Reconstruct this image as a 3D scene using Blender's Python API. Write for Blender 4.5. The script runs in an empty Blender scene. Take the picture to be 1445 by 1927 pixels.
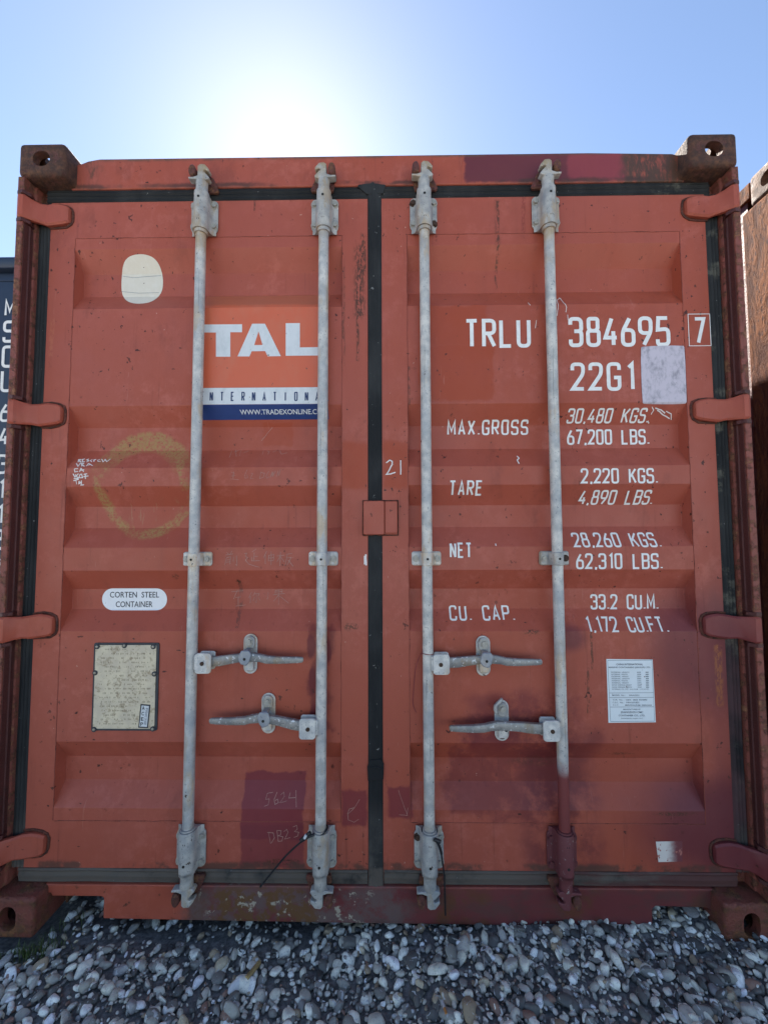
import bpy, bmesh, math, random
import numpy as np
from mathutils import Vector, Matrix, noise as mnoise
random.seed(7); rng = np.random.default_rng(7)
R = math.radians
sc = bpy.context.scene
col = sc.collection

# ------------------------------------------------------------------ camera, sky, sun, exposure
F_PX, CAM, PITCH, YAW, ROLL = 780.0, Vector((0.0464, -1.3343, 1.2433)), 0.0547, -0.0127, -0.0031
_fw = Vector((math.sin(YAW)*math.cos(PITCH), math.cos(YAW)*math.cos(PITCH), math.sin(PITCH)))
_rt = Vector((math.cos(YAW), -math.sin(YAW), 0)); _up = _rt.cross(_fw)
_r2 = _rt*math.cos(ROLL) + _up*math.sin(ROLL); _u2 = _up*math.cos(ROLL) - _rt*math.sin(ROLL)
cam = bpy.data.objects.new('camera', bpy.data.cameras.new('camera'))
M = Matrix((( _r2.x, _u2.x, -_fw.x, CAM.x), (_r2.y, _u2.y, -_fw.y, CAM.y), (_r2.z, _u2.z, -_fw.z, CAM.z), (0, 0, 0, 1)))
cam.matrix_world = M
cam.data.sensor_fit = 'VERTICAL'; cam.data.sensor_height = 24.0; cam.data.lens = 24.0*F_PX/1927
cam.data.clip_start = 0.02; cam.data.clip_end = 3000
col.objects.link(cam); sc.camera = cam

def ray(px, py): return (_fw*F_PX + _r2*(px-722.5) - _u2*(py-963.5)).normalized()
sd = ray(545, 305)                                     # towards the sun, just above the roof edge
SUN_EL = math.asin(sd.z); SUN_AZ = math.atan2(sd.x, sd.y)   # azimuth clockwise from +Y
w = bpy.data.worlds.new('World'); sc.world = w; w.use_nodes = True
nt = w.node_tree; nt.nodes.clear()
sky = nt.nodes.new('ShaderNodeTexSky'); sky.sky_type = 'NISHITA'; sky.sun_disc = False
sky.sun_elevation = SUN_EL; sky.sun_rotation = SUN_AZ
sky.air_density = 0.80; sky.dust_density = 0.17; sky.ozone_density = 0.2; sky.altitude = 50
bg = nt.nodes.new('ShaderNodeBackground'); bg.inputs[1].default_value = 0.05
wo = nt.nodes.new('ShaderNodeOutputWorld')
nt.links.new(sky.outputs[0], bg.inputs[0]); nt.links.new(bg.outputs[0], wo.inputs[0])
sun = bpy.data.objects.new('sun', bpy.data.lights.new('sun', 'SUN'))
sun.data.energy = 3.0; sun.data.angle = R(0.5); sun.data.color = (1, 0.94, 0.85)
sun.rotation_euler = sd.to_track_quat('Z', 'Y').to_euler(); sun.location = (-1, 4, 6)
col.objects.link(sun)
sc.view_settings.view_transform = 'Standard'; sc.view_settings.look = 'None'
sc.view_settings.gamma = 1; sc.view_settings.use_curve_mapping = False
sc.view_settings.exposure = 2.45
sc.render.engine = 'CYCLES'; sc.cycles.max_bounces = 8; sc.cycles.use_denoising = True

# ------------------------------------------------------------------ measured layout (metres; x right, y away, z up)
W2, H = 1.219, 2.591
DY = 0.062                 # plane of the door frames
PY = 0.0628                # plane of the pressed door panels
TD = 0.041                 # depth of the pressed troughs
TROUGHS = [(2.035, 2.252), (1.474, 1.690), (1.202, 1.411), (0.923, 1.125), (0.352, 0.563)]
SL = 0.067                 # height of a trough's sloping side
SEAM = {'L': (-1.058, -0.114), 'R': (0.111, 1.057)}
RODX = [-0.597, -0.1745, 0.1695, 0.593]
ROD_Y = 0.030

def depth(z):              # how far the pressed panel lies behind PY at height z
    for a, b in TROUGHS:
        if a < z < b:
            return TD*min(1.0, (z-a)/SL, (b-z)/SL)
    return 0.0
def surf(x, z):
    for a, b in SEAM.values():
        if a < x < b and .312 < z < 2.292: return PY + depth(z)
    return DY
ZBREAK = sorted({q for a, b in TROUGHS for q in (a, a+SL, b-SL, b)})
def un(px, py, Y):         # survey: photograph point -> point on the plane y = Y
    d = ray(px, py); t = (Y-CAM.y)/d.y
    return CAM.x+t*d.x, CAM.z+t*d.z
def ud(px, py):            # survey: photograph point -> point on the door surface
    Y = DY
    for _ in range(12):
        x, z = un(px, py, Y); Y = 0.5*Y + 0.5*surf(x, z)
    return x, z

# ------------------------------------------------------------------ helpers: objects
def finish(o, parent=None, kind=None, label=None, cat=None, group=None):
    col.objects.link(o)
    if parent: o.parent = parent
    if kind: o['kind'] = kind
    if label: o['label'] = label
    if cat: o['category'] = cat
    if group: o['group'] = group
    return o
def from_bm(name, bm, mat, parent=None, bevel=0, smooth=False, seg=2, **k):
    me = bpy.data.meshes.new(name); bm.normal_update(); bm.to_mesh(me); bm.free()
    if mat: me.materials.append(mat)
    if smooth:
        me.polygons.foreach_set('use_smooth', [True]*len(me.polygons))
        me.set_sharp_from_angle(angle=R(40))
    o = bpy.data.objects.new(name, me)
    if bevel:
        b = o.modifiers.new('bevel', 'BEVEL'); b.width = bevel; b.segments = seg; b.limit_method = 'ANGLE'; b.angle_limit = R(35)
        b.harden_normals = False
        me.polygons.foreach_set('use_smooth', [True]*len(me.polygons)); me.set_sharp_from_angle(angle=R(40))
    return finish(o, parent, **k)
def empty(name, loc, **k):
    o = bpy.data.objects.new(name, None); o.location = loc; o.empty_display_size = .1
    return finish(o, **k)
def add_box(bm, x0, x1, y0, y1, z0, z1):
    v = [bm.verts.new(p) for p in ((x0,y0,z0),(x1,y0,z0),(x1,y1,z0),(x0,y1,z0),(x0,y0,z1),(x1,y0,z1),(x1,y1,z1),(x0,y1,z1))]
    for f in ((3,2,1,0),(4,5,6,7),(0,1,5,4),(1,2,6,5),(2,3,7,6),(3,0,4,7)): bm.faces.new([v[i] for i in f])
def box(name, x0, x1, y0, y1, z0, z1, mat, parent=None, bevel=0.0015, **k):
    bm = bmesh.new(); add_box(bm, x0, x1, y0, y1, z0, z1)
    return from_bm(name, bm, mat, parent, bevel, **k)
def add_prism(bm, poly, a, b, axis='y'):     # poly is (x,z) for axis y, (x,y) for axis z, (y,z) for axis x
    def P(u, v, t): return {'y': (u, t, v), 'z': (u, v, t), 'x': (t, u, v)}[axis]
    A = [bm.verts.new(P(u, v, a)) for u, v in poly]; B = [bm.verts.new(P(u, v, b)) for u, v in poly]
    n = len(poly); fs = []
    for i in range(n): fs.append(bm.faces.new((A[i], A[(i+1) % n], B[(i+1) % n], B[i])))
    fs.append(bm.faces.new(A[::-1])); fs.append(bm.faces.new(B))
    bmesh.ops.recalc_face_normals(bm, faces=fs)
def prism(name, poly, a, b, mat, parent=None, axis='y', bevel=0.0015, **k):
    bm = bmesh.new(); add_prism(bm, poly, a, b, axis)
    return from_bm(name, bm, mat, parent, bevel, **k)
def add_tube(bm, pts, rad, n=12, cap=True):
    pts = [Vector(p) for p in pts]; rs = rad if isinstance(rad, (list, tuple)) else [rad]*len(pts)
    up = None; rings = []
    for i, p in enumerate(pts):
        d = (pts[min(i+1, len(pts)-1)] - pts[max(i-1, 0)]).normalized()
        if up is None:
            up = Vector((0, 0, 1)) if abs(d.z) < .9 else Vector((0, 1, 0))
        s = d.cross(up).normalized(); up = s.cross(d).normalized()
        rings.append([bm.verts.new(p + (s*math.cos(2*math.pi*k/n) + up*math.sin(2*math.pi*k/n))*rs[i]) for k in range(n)])
    for a, b in zip(rings, rings[1:]):
        for k in range(n): bm.faces.new((a[k], a[(k+1) % n], b[(k+1) % n], b[k]))
    if cap:
        bm.faces.new(rings[0][::-1]); bm.faces.new(rings[-1])
    bmesh.ops.recalc_face_normals(bm, faces=bm.faces[:])
def tube(name, pts, rad, mat, parent=None, n=12, **k):
    bm = bmesh.new(); add_tube(bm, pts, rad, n)
    return from_bm(name, bm, mat, parent, smooth=True, **k)
def rrect(cx, cz, w, h, r, n=5):
    out = []
    for sx, sz, a0 in ((1, 1, 0), (-1, 1, 90), (-1, -1, 180), (1, -1, 270)):
        for i in range(n+1):
            a = R(a0+90*i/n); out.append((cx+sx*(w/2-r)+r*math.cos(a), cz+sz*(h/2-r)+r*math.sin(a)))
    return out

# ------------------------------------------------------------------ helpers: node materials
class NT:
    def __init__(s, name):
        s.m = bpy.data.materials.new(name); s.m.use_nodes = True
        s.t = s.m.node_tree; s.b = s.t.nodes['Principled BSDF']; s.co = s.new('ShaderNodeTexCoord').outputs['Object']
        sp = s.new('ShaderNodeSeparateXYZ'); s.link(s.co, sp.inputs[0]); s.x, s.y, s.z = sp.outputs
    def new(s, t): return s.t.nodes.new(t)
    def link(s, a, b): s.t.links.new(a, b)
    def put(s, v, sock):
        if hasattr(v, 'links') or isinstance(v, bpy.types.NodeSocket): s.link(v, sock)
        else: sock.default_value = (*v, 1) if isinstance(v, tuple) and len(v) == 3 and sock.type == 'RGBA' else v
    def math(s, op, a, b=0.0, c=None, clamp=False):
        n = s.new('ShaderNodeMath'); n.operation = op; n.use_clamp = clamp
        s.put(a, n.inputs[0]); s.put(b, n.inputs[1])
        if c is not None: s.put(c, n.inputs[2])
        return n.outputs[0]
    def mapr(s, v, a, b, c=0.0, d=1.0, smooth=True):
        n = s.new('ShaderNodeMapRange'); n.interpolation_type = 'SMOOTHSTEP' if smooth else 'LINEAR'
        for i, q in enumerate((v, a, b, c, d)): s.put(q, n.inputs[i])
        return n.outputs[0]
    def mix(s, f, a, b, mode='MIX'):
        n = s.new('ShaderNodeMix'); n.data_type = 'RGBA'; n.blend_type = mode
        s.put(f, n.inputs[0]); s.put(a, n.inputs[6]); s.put(b, n.inputs[7]); return n.outputs[2]
    def noise(s, scale, detail=4, rough=.6, stretch=(1, 1, 1), off=(0, 0, 0), dist=0.0):
        mp = s.new('ShaderNodeMapping'); s.link(s.co, mp.inputs[0]); mp.inputs['Scale'].default_value = stretch; mp.inputs['Location'].default_value = off
        n = s.new('ShaderNodeTexNoise'); s.link(mp.outputs[0], n.inputs['Vector'])
        n.inputs['Scale'].default_value = scale; n.inputs['Detail'].default_value = detail; n.inputs['Roughness'].default_value = rough
        n.inputs['Distortion'].default_value = dist
        return n.outputs['Fac']
    def voro(s, scale, feature='F1', stretch=(1, 1, 1), out='Distance', rnd=1.0):
        mp = s.new('ShaderNodeMapping'); s.link(s.co, mp.inputs[0]); mp.inputs['Scale'].default_value = stretch
        n = s.new('ShaderNodeTexVoronoi'); n.feature = feature; s.link(mp.outputs[0], n.inputs['Vector'])
        n.inputs['Scale'].default_value = scale; n.inputs['Randomness'].default_value = rnd
        return n.outputs[out]
    def wob(s, amp, scale, off=(0, 0, 0)):
        return s.math('MULTIPLY', s.math('SUBTRACT', s.noise(scale, 4, .6, off=off), .5), 2*amp)
    def rect(s, x0, x1, z0, z1, soft=.004, wx=None, wz=None):
        x = s.math('ADD', s.x, wx) if wx is not None else s.x
        z = s.math('ADD', s.z, wz) if wz is not None else s.z
        h = soft/2
        a = s.mapr(x, x0-h, x0+h); b = s.mapr(x, x1-h, x1+h, 1.0, 0.0)
        c = s.mapr(z, z0-h, z0+h); d = s.mapr(z, z1-h, z1+h, 1.0, 0.0)
        return s.math('MULTIPLY', s.math('MULTIPLY', a, b), s.math('MULTIPLY', c, d))
    def disc(s, cx, cz, rx, rz, soft, w=None):
        a = s.math('DIVIDE', s.math('SUBTRACT', s.x, cx), rx); b = s.math('DIVIDE', s.math('SUBTRACT', s.z, cz), rz)
        d = s.math('SQRT', s.math('ADD', s.math('MULTIPLY', a, a), s.math('MULTIPLY', b, b)))
        if w is not None: d = s.math('ADD', d, w)
        return d, s.mapr(d, 1-soft, 1+soft, 1.0, 0.0)
    def bump(s, h, strength=.3, dist=.002):
        n = s.new('ShaderNodeBump'); n.inputs['Strength'].default_value = strength; n.inputs['Distance'].default_value = dist
        s.link(h, n.inputs['Height']); s.link(n.outputs[0], s.b.inputs['Normal'])
    def done(s, c, rough=.5, metal=0.0, spec=None):
        s.put(c, s.b.inputs['Base Color']); s.put(rough, s.b.inputs['Roughness']); s.put(metal, s.b.inputs['Metallic'])
        if spec is not None: s.put(spec, s.b.inputs['Specular IOR Level'])
        return s.m

RUST = (.085, .032, .016); RUSTO = (.20, .075, .030); MAROON = (.165, .028, .032)

def paint_nodes(s, base, variant, chips=1.0):
    """weathered container paint: slow fading, dust, chips and vertical run marks"""
    c = s.mix(s.mapr(s.noise(1.3, 3, .5), .35, .7), base, variant)
    c = s.mix(s.math('MULTIPLY', s.mapr(s.noise(7, 5, .65), .45, .8), .35), c, tuple(min(1, q*1.18+.012) for q in base))
    c = s.mix(s.math('MULTIPLY', s.mapr(s.noise(5, 5, .6, (3.5, 1, .35)), .5, .8), .28), c, tuple(q*.62 for q in base))
    bl = s.math('MULTIPLY', s.mapr(s.noise(24, 6, .72, off=(6, 2, 9)), .46, .66), s.mapr(s.noise(2.6, 3, .6, off=(1, 8, 3)), .42, .62))
    c = s.mix(s.math('MULTIPLY', bl, .50), c, tuple(min(1, q*1.25+.03) for q in base))
    dk = s.math('MULTIPLY', s.mapr(s.noise(11, 6, .7, (1, 1, .45), (4, 4, 1)), .54, .68), s.mapr(s.noise(2.1, 3, .6, off=(7, 3, 3)), .45, .62))
    c = s.mix(s.math('MULTIPLY', dk, .45), c, tuple(q*.55 for q in base))
    run = s.math('MULTIPLY', s.mapr(s.noise(75, 4, .65, (1, 1, .035), (2, 0, 5)), .58, .70), s.mapr(s.noise(3.4, 3, .6, off=(5, 5, 5)), .44, .60))
    c = s.mix(s.math('MULTIPLY', run, .40), c, tuple(q*.45 for q in base))
    # fine grain
    g = s.noise(420, 2, .5)
    c = s.mix(s.math('MULTIPLY', s.math('SUBTRACT', g, .35), .30), c, tuple(min(1, q*1.5+.02) for q in base))
    return c
def chips_mask(s, dens=.70, scale=34, seed=(0, 0, 0), stretch=(1, 1, .8)):
    a = s.mapr(s.noise(scale, 3, .55, stretch, seed), dens, dens+.02)
    return a

def make_door_paint():
    s = NT('red_oxide_paint')
    base, var = (.355, .080, .049), (.35, .068, .032)
    c = paint_nodes(s, base, var)
    wx, wz = s.wob(.014, 28), s.wob(.016, 22, (5, 3, 1)); wb, wc = s.wob(.07, 9), s.wob(.07, 9, (3, 3, 8)); kb = s.mapr(s.noise(8, 6, .7, off=(3, 9, 1)), .36, .56)
    gx, gz = s.wob(.06, 12, (1, 0, 0)), s.wob(.09, 9, (0, 7, 0))
    def patch(c, r, color, soft=.006, k=1.0, w=(wx, wz)):
        m = s.rect(*r, soft, *w)
        if not isinstance(k, float) or k != 1.0: m = s.math('MULTIPLY', m, k)
        return s.mix(m, c, color)
    # repainted and faded rectangles
    OR = (.34, .052, .015)
    c = patch(c, (.150, .385, 1.895, 2.035), OR, .012, .75)
    c = patch(c, (.150, .405, 1.700, 1.895), OR, .012, .8)
    c = patch(c, (-.395, -.292, 1.555, 1.635), OR, .008, .55)
    c = patch(c, (-.115, -.025, 1.40, 1.56), (.34, .052, .016), .02, .75)
    c = patch(c, (.027, .110, 1.40, 1.56), (.34, .052, .016), .02, .75)
    c = patch(c, (-.44, -.235, .255, .448), (.185, .026, .036), .008, .85)
    c = patch(c, (-.44, -.235, .17, .30), (.18, .03, .036), .010, .75)
    c = patch(c, (-.112, -.028, .300, .412), (.19, .026, .030), .012, .85)
    c = patch(c, (.040, .116, .325, .425), (.19, .026, .030), .012, .85)
    c = patch(c, (.235, .62, .33, .66), (.15, .022, .024), .03, s.math('MULTIPLY', kb, .62), (wb, wc))
    c = patch(c, (.30, .66, .55, .72), (.17, .024, .028), .05, s.math('MULTIPLY', kb, .6), (wb, wc))
    c = patch(c, (.49, .72, .10, .60), (.14, .024, .026), .09, s.math('MULTIPLY', kb, .7), (wb, wc))
    c = patch(c, (-.212, -.150, .60, .92), (.14, .018, .020), .02, .6, (wb, wc))
    # soft overspray, lower right
    for (cx, cz, rx, rz, k) in ((1.08, .86, .17, .19, .7), (1.16, .30, .30, .16, .85), (1.14, .60, .05, .5, .35), (.64, .90, .05, .04, .7)):
        _, m = s.disc(cx, cz, rx, rz, .45, s.wob(.12, 9))
        c = s.mix(s.math('MULTIPLY', m, k), c, (.12, .023, .032))
    for (px, py, rx, ry) in ((586, 1215, 9, 22), (588, 1280, 7, 30), (590, 1350, 8, 30), (618, 1225, 6, 26)):
        cx, cz = ud(px, py); _, m = s.disc(cx, cz, rx/600, ry/600, .25, s.wob(.5, 30))
        c = s.mix(s.math('MULTIPLY', m, .85), c, (.15, .018, .022))
    # yellow-green glue ring on the left door
    cx, cz = ud(266, 915)
    d, _ = s.disc(cx, cz, .150, .165, .1, s.wob(.10, 14))
    ring = s.math('MULTIPLY', s.mapr(d, .84, .93), s.mapr(d, 1.05, 1.14, 1.0, 0.0))
    top = s.mapr(s.z, cz+.02, cz+.15); brk = s.mapr(s.noise(11, 4, .65, off=(2, 2, 2)), .38, .52)
    ring2 = s.math('MULTIPLY', s.math('MULTIPLY', s.mapr(d, .72, .82), s.mapr(d, 1.15, 1.25, 1.0, 0.0)), top)
    ring = s.math('MAXIMUM', s.math('MULTIPLY', ring, brk), ring2)
    ring = s.math('MULTIPLY', ring, s.mapr(s.noise(130, 6, .8, off=(2, 1, 1)), .42, .54))
    c = s.mix(s.math('MULTIPLY', ring, .9), c, (.34, .205, .070))
    dr = s.math('MULTIPLY', s.mapr(d, .7, .9, 1.0, 0.0), s.math('MULTIPLY', s.mapr(s.z, cz-.03, cz-.06), s.mapr(s.noise(30, 4, .7, (2.2, 1, .25)), .56, .66)))
    c = s.mix(s.math('MULTIPLY', dr, .5), c, (.34, .20, .11))
    # run marks and rust streaks
    def streak(c, px, y0, y1, wid, k, color=RUST, dx=0.0):
        xa, za = ud(px, y0); xb, zb = ud(px+dx, y1)
        m = s.rect(min(xa, xb)-wid/2, max(xa, xb)+wid/2, zb, za, wid*.8, s.wob(.006, 11), s.wob(.02, 9))
        m = s.math('MULTIPLY', m, s.mapr(s.noise(130, 4, .7, (1, 1, .35)), .44, .54))
        return s.mix(s.math('MULTIPLY', m, k), c, color)
    c = streak(c, 935, 375, 545, .0035, .8); c = streak(c, 935, 372, 470, .014, .5)
    c = streak(c, 985, 372, 440, .010, .6, (.20, .03, .02)); c = streak(c, 677, 462, 600, .034, .95); c = streak(c, 683, 440, 520, .016, .9); c = streak(c, 480, 375, 400, .006, .8); c = streak(c, 770, 690, 760, .006, .7); c = streak(c, 645, 590, 640, .006, .8)
    c = streak(c, 673, 540, 680, .009, .95); c = streak(c, 449, 1095, 1180, .003, .6, (.10, .04, .03))
    c = streak(c, 1113, 1190, 1260, .004, .8); c = streak(c, 1106, 1255, 1345, .004, .7); c = streak(c, 98, 600, 672, .008, .7, (.42, .12, .06))
    c = streak(c, 1352, 1210, 1330, .014, .6, (.36, .12, .03)); c = streak(c, 648, 500, 690, .004, .5)
    for (px, py, wpx, hpx, k) in ((1000, 1190, 24, 10, 1), (1165, 1418, 40, 6, .7), (1270, 1532, 60, 6, .9), (1020, 1055, 14, 16, .7), (660, 1180, 22, 12, .8),
                                  (530, 1622, 75, 9, .8), (200, 1655, 50, 6, .7), (685, 320, 6, 4, .6), (1010, 1432, 90, 16, .45), (330, 1085, 12, 9, .7), (449, 1095, 9, 8, 1)):
        cx, cz = ud(px, py)
        _, m = s.disc(cx, cz, wpx/1000, hpx/1000, .35, s.wob(.9, 45))
        c = s.mix(s.math('MULTIPLY', s.math('MULTIPLY', m, s.mapr(s.noise(150, 5, .75, off=(cx*9, 0, cz*7)), .46, .54)), k), c, RUST)
    # chips: dark rust spots everywhere, some pale specks
    area = s.mapr(s.noise(3.1, 3, .6, off=(8, 1, 4)), .42, .62)
    ch = s.math('MULTIPLY', chips_mask(s, .675, 55), area)
    ch2 = chips_mask(s, .725, 38, (4, 4, 4), (.7, 1, 1.4))
    c = s.mix(s.math('MAXIMUM', ch, ch2), c, (.075, .018, .012))
    c = s.mix(s.math('MULTIPLY', chips_mask(s, .76, 70, (9, 2, 7)), .8), c, (.55, .36, .28))
    # fine scratches
    sc1 = s.mapr(s.noise(22, 3, .5, (8, 1, .5), (3, 0, 0), .8), .725, .74)
    c = s.mix(s.math('MULTIPLY', sc1, .22), c, (.50, .24, .18))
    # rust and grime on header ends, edges and sill
    low = s.mapr(s.z, .16, .09); lw = s.math('MULTIPLY', low, s.mapr(s.noise(6, 5, .65), .40, .62))
    sill = s.rect(-.60, 1.30, -.1, .118, .02, s.wob(.03, 14), s.wob(.008, 30))
    c = s.mix(s.math('MULTIPLY', sill, .92), c, (.13, .028, .032))
    sm = s.math('MULTIPLY', s.rect(-.62, .10, -.1, .12, .08, gx, None), s.mapr(s.noise(10, 7, .75, off=(1, 5, 2)), .38, .56))
    c = s.mix(s.math('MULTIPLY', sm, .85), c, (.125, .088, .080))
    pr = s.rect(-.53, -.20, 0, .112, .03, gx, None)
    c = s.mix(s.math('MULTIPLY', pr, s.mapr(s.noise(17, 7, .75), .44, .52)), c, (.13, .062, .026))
    c = s.mix(s.math('MULTIPLY', s.rect(-.55, -.02, 0, .115, .03, gx, None), s.mapr(s.noise(22, 6, .7, off=(4, 1, 0)), .58, .62)), c, (.36, .31, .24))
    c = s.mix(s.math('MULTIPLY', s.rect(-1.2, -.6, 0, .12, .05, gx, None), s.mapr(s.noise(19, 6, .7), .60, .66)), c, RUST)
    for x0, x1, k in ((.17, .36, .8), (.56, .72, .7), (-.62, -.56, .8), (.98, 1.2, .8)):
        m = s.rect(x0, x1, -.1, .11, .06, gx, s.wob(.03, 14))
        c = s.mix(s.math('MULTIPLY', s.math('MULTIPLY', m, s.mapr(s.noise(15, 6, .7), .42, .60)), k), c, (.115, .046, .018))
    sm2 = s.math('MULTIPLY', s.rect(.0, 1.2, -.1, .12, .05, gx, None), s.mapr(s.noise(9, 7, .75, (.6, 1, 1.4), (3, 5, 2)), .46, .62))
    c = s.mix(s.math('MULTIPLY', sm2, .6), c, (.080, .045, .038))
    bt = s.math('MULTIPLY', s.rect(-1.1, 1.1, .160, s.math('ADD', .172, s.math('MULTIPLY', s.noise(16, 5, .7, off=(1, 1, 1)), .03)) if False else .185, .014, None, s.wob(.012, 30)), s.mapr(s.noise(7, 5, .7, off=(2, 9, 2)), .46, .58))
    c = s.mix(s.math('MULTIPLY', bt, .8), c, (.075, .042, .030))
    # header patches
    c = patch(c, (.318, .715, 2.476, 2.60), (.14, .028, .032), .012)
    c = patch(c, (.675, .88, 2.476, 2.60), (.25, .042, .048), .016)
    hr = s.rect(.87, 1.25, 2.44, 2.62, .06, gx, None)
    c = s.mix(s.math('MULTIPLY', hr, s.mapr(s.noise(11, 7, .75, (1.6, 1, .6)), .33, .50)), c, (.085, .042, .026))
    hl = s.rect(-1.25, -.985, 2.44, 2.62, .05, gx, None)
    c = s.mix(s.math('MULTIPLY', hl, s.mapr(s.noise(9, 6, .7, (1.6, 1, .6)), .47, .60)), c, (.115, .05, .026))
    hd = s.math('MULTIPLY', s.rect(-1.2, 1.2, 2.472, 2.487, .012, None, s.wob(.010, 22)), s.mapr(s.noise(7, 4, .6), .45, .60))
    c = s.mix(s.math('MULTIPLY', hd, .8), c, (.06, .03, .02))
    te = s.math('MULTIPLY', s.mapr(s.z, 2.566, 2.578), s.mapr(s.noise(12, 5, .7, (1, 1, .3)), .35, .6))
    c = s.mix(s.math('MULTIPLY', te, .8), c, (.10, .065, .04))
    rough = s.mapr(s.noise(9, 4, .6), .3, .7, .42, .60)
    hgt = s.math('ADD', s.math('MULTIPLY', s.noise(260, 3, .6), .25), s.math('ADD', s.math('MULTIPLY', s.noise(4.2, 2, .5), 7.0), s.math('MULTIPLY', s.noise(14, 3, .5, off=(2, 2, 2)), 2.5)))
    s.bump(s.math('SUBTRACT', hgt, s.math('MULTIPLY', s.math('MAXIMUM', ch, ch2), .5)), .35, .0016)
    return s.done(c, rough, 0.0, .38)

def make_rusty(name, paint, lo=.40, hi=.60, dark=(.075, .036, .022), org=(.19, .075, .030), scale=16, rough=.75):
    s = NT(name)
    r = s.mix(s.mapr(s.noise(45, 5, .7), .38, .66), dark, org)
    r = s.mix(s.mapr(s.noise(130, 3, .6), .55, .75), r, (.03, .017, .012))
    m = s.mapr(s.noise(scale, 7, .72), lo, hi)
    p = s.mix(s.mapr(s.noise(5, 4), .3, .7), paint, tuple(q*.75 for q in paint))
    c = s.mix(m, p, r)
    s.bump(s.math('ADD', s.noise(120, 5, .7), s.math('MULTIPLY', m, .7)), .8, .005)
    return s.done(c, s.mapr(m, 0, 1, .5, rough), 0, .4)
def make_galv(name, tone=.46, warm=0.0):
    s = NT(name)
    c = s.mix(s.mapr(s.noise(30, 6, .7), .32, .68), (tone*.68, tone*.68, tone*.66), (tone*1.22, tone*1.16, tone*1.04))
    c = s.mix(s.mapr(s.noise(120, 4, .7), .54, .70), c, (tone*.42, tone*.43, tone*.44))
    c = s.mix(s.math('MULTIPLY', s.mapr(s.noise(9, 5, .65, (1, 1, .4)), .5, .7), .5), c, (tone*.5, tone*.56, tone*.62))
    c = s.mix(s.math('MULTIPLY', s.mapr(s.noise(14, 6, .7, (1, 1, .4), (3, 3, 3)), .52 - warm, .64 - warm), .65+warm), c, (tone*.9, tone*.66, tone*.40))
    c = s.mix(s.mapr(s.noise(48, 4, .6, off=(7, 1, 3)), .69, .72), c, (.06, .035, .025))
    s.bump(s.noise(160, 4, .7), .35, .0012)
    return s, c
def simple(name, c, rough=.6, var=.25, scale=30, bump=.2, spec=.4, metal=0.0):
    s = NT(name)
    k = s.mix(s.mapr(s.noise(scale, 5, .65), .3, .7), c, tuple(q*(1-var) for q in c))
    if bump: s.bump(s.noise(scale*5, 4, .6), bump, .001)
    return s.done(k, rough, metal, spec)

m_red = make_door_paint()
s_, c_ = make_galv('galvanised_rod', .56)
st = s_.math('MULTIPLY', s_.mapr(s_.z, 2.18, 2.31), s_.mapr(s_.noise(25, 4), .35, .6))
c_ = s_.mix(s_.math('MULTIPLY', st, .75), c_, (.36, .25, .13))
sb = s_.math('MULTIPLY', s_.mapr(s_.z, .45, .33), s_.mapr(s_.noise(22, 5), .42, .6)); c_ = s_.mix(s_.math('MULTIPLY', sb, .5), c_, (.30, .24, .17))
ln = s_.math('MULTIPLY', s_.mapr(s_.noise(160, 3, .6, (1, 1, .02)), .60, .68), s_.mapr(s_.noise(4, 3, off=(3, 3, 3)), .42, .56)); c_ = s_.mix(s_.math('MULTIPLY', ln, .7), c_, (.16, .14, .12))
wb_ = s_.math('MULTIPLY', s_.mapr(s_.noise(7, 3, .6, (.3, .3, 1), (1, 6, 1)), .52, .60), .35); c_ = s_.mix(wb_, c_, (.30, .32, .35))
# the right-hand rod is oversprayed red below the handle, and rust stains sit under the upper collars
zo = s_.math('ADD', s_.z, s_.wob(.035, 22))
ov = s_.math('MULTIPLY', s_.mapr(s_.x, .5, .52), s_.mapr(zo, .475, .535, 1.0, 0.0))
ov = s_.math('MULTIPLY', ov, s_.mapr(s_.noise(60, 4, .7), .20, .34))
c_ = s_.mix(ov, c_, (.20, .045, .042))
m_rod = s_.done(c_, .55, .15, .4)
s_, c_ = make_galv('galvanised_casting', .43)
ov = s_.math('MULTIPLY', s_.mapr(s_.x, .5, .52), s_.mapr(s_.z, .40, .44, 1.0, 0.0))
ov = s_.math('MULTIPLY', ov, s_.mapr(s_.noise(70, 4, .7), .26, .40))
c_ = s_.mix(ov, c_, (.15, .042, .046))
up_ = s_.mapr(s_.z, 2.46, 2.52)
c_ = s_.mix(s_.math('MULTIPLY', up_, s_.mapr(s_.noise(40, 4, .7), .25, .6)), c_, (.34, .25, .14))
m_galv = s_.done(c_, .6, .12, .4)
s_, c_ = make_galv('white_painted_steel', .62, .03); m_pale = s_.done(c_, .55, 0, .4)
s_, c_ = make_galv('forged_bar', .30)
m_bar = s_.done(s_.mix(s_.mapr(s_.noise(90, 3), .60, .68), c_, (.62, .63, .63)), .5, .25, .5)
m_rust = make_rusty('brown_rust', (.12, .05, .035), .30, .5)
m_keeper = make_rusty('keeper_rust', (.17, .05, .04), .36, .6, (.09, .035, .025), (.22, .10, .04), 30)
m_cast = make_rusty('rusty_corner_casting', (.13, .038, .026), .32, .52, (.052, .025, .018), (.13, .055, .028), 20)
m_castlow = make_rusty('lower_corner_casting', (.20, .055, .038), .44, .60, (.10, .045, .022), (.24, .095, .035), 18)
m_post = make_rusty('post_paint', (.27, .075, .052), .48, .58, (.13, .05, .03), (.32, .14, .07), 40)
m_postin = make_rusty('post_inside_paint', (.095, .026, .022), .60, .75, (.06, .03, .02), (.12, .06, .03), 12)
s_ = NT('door_gasket_rubber')
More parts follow.
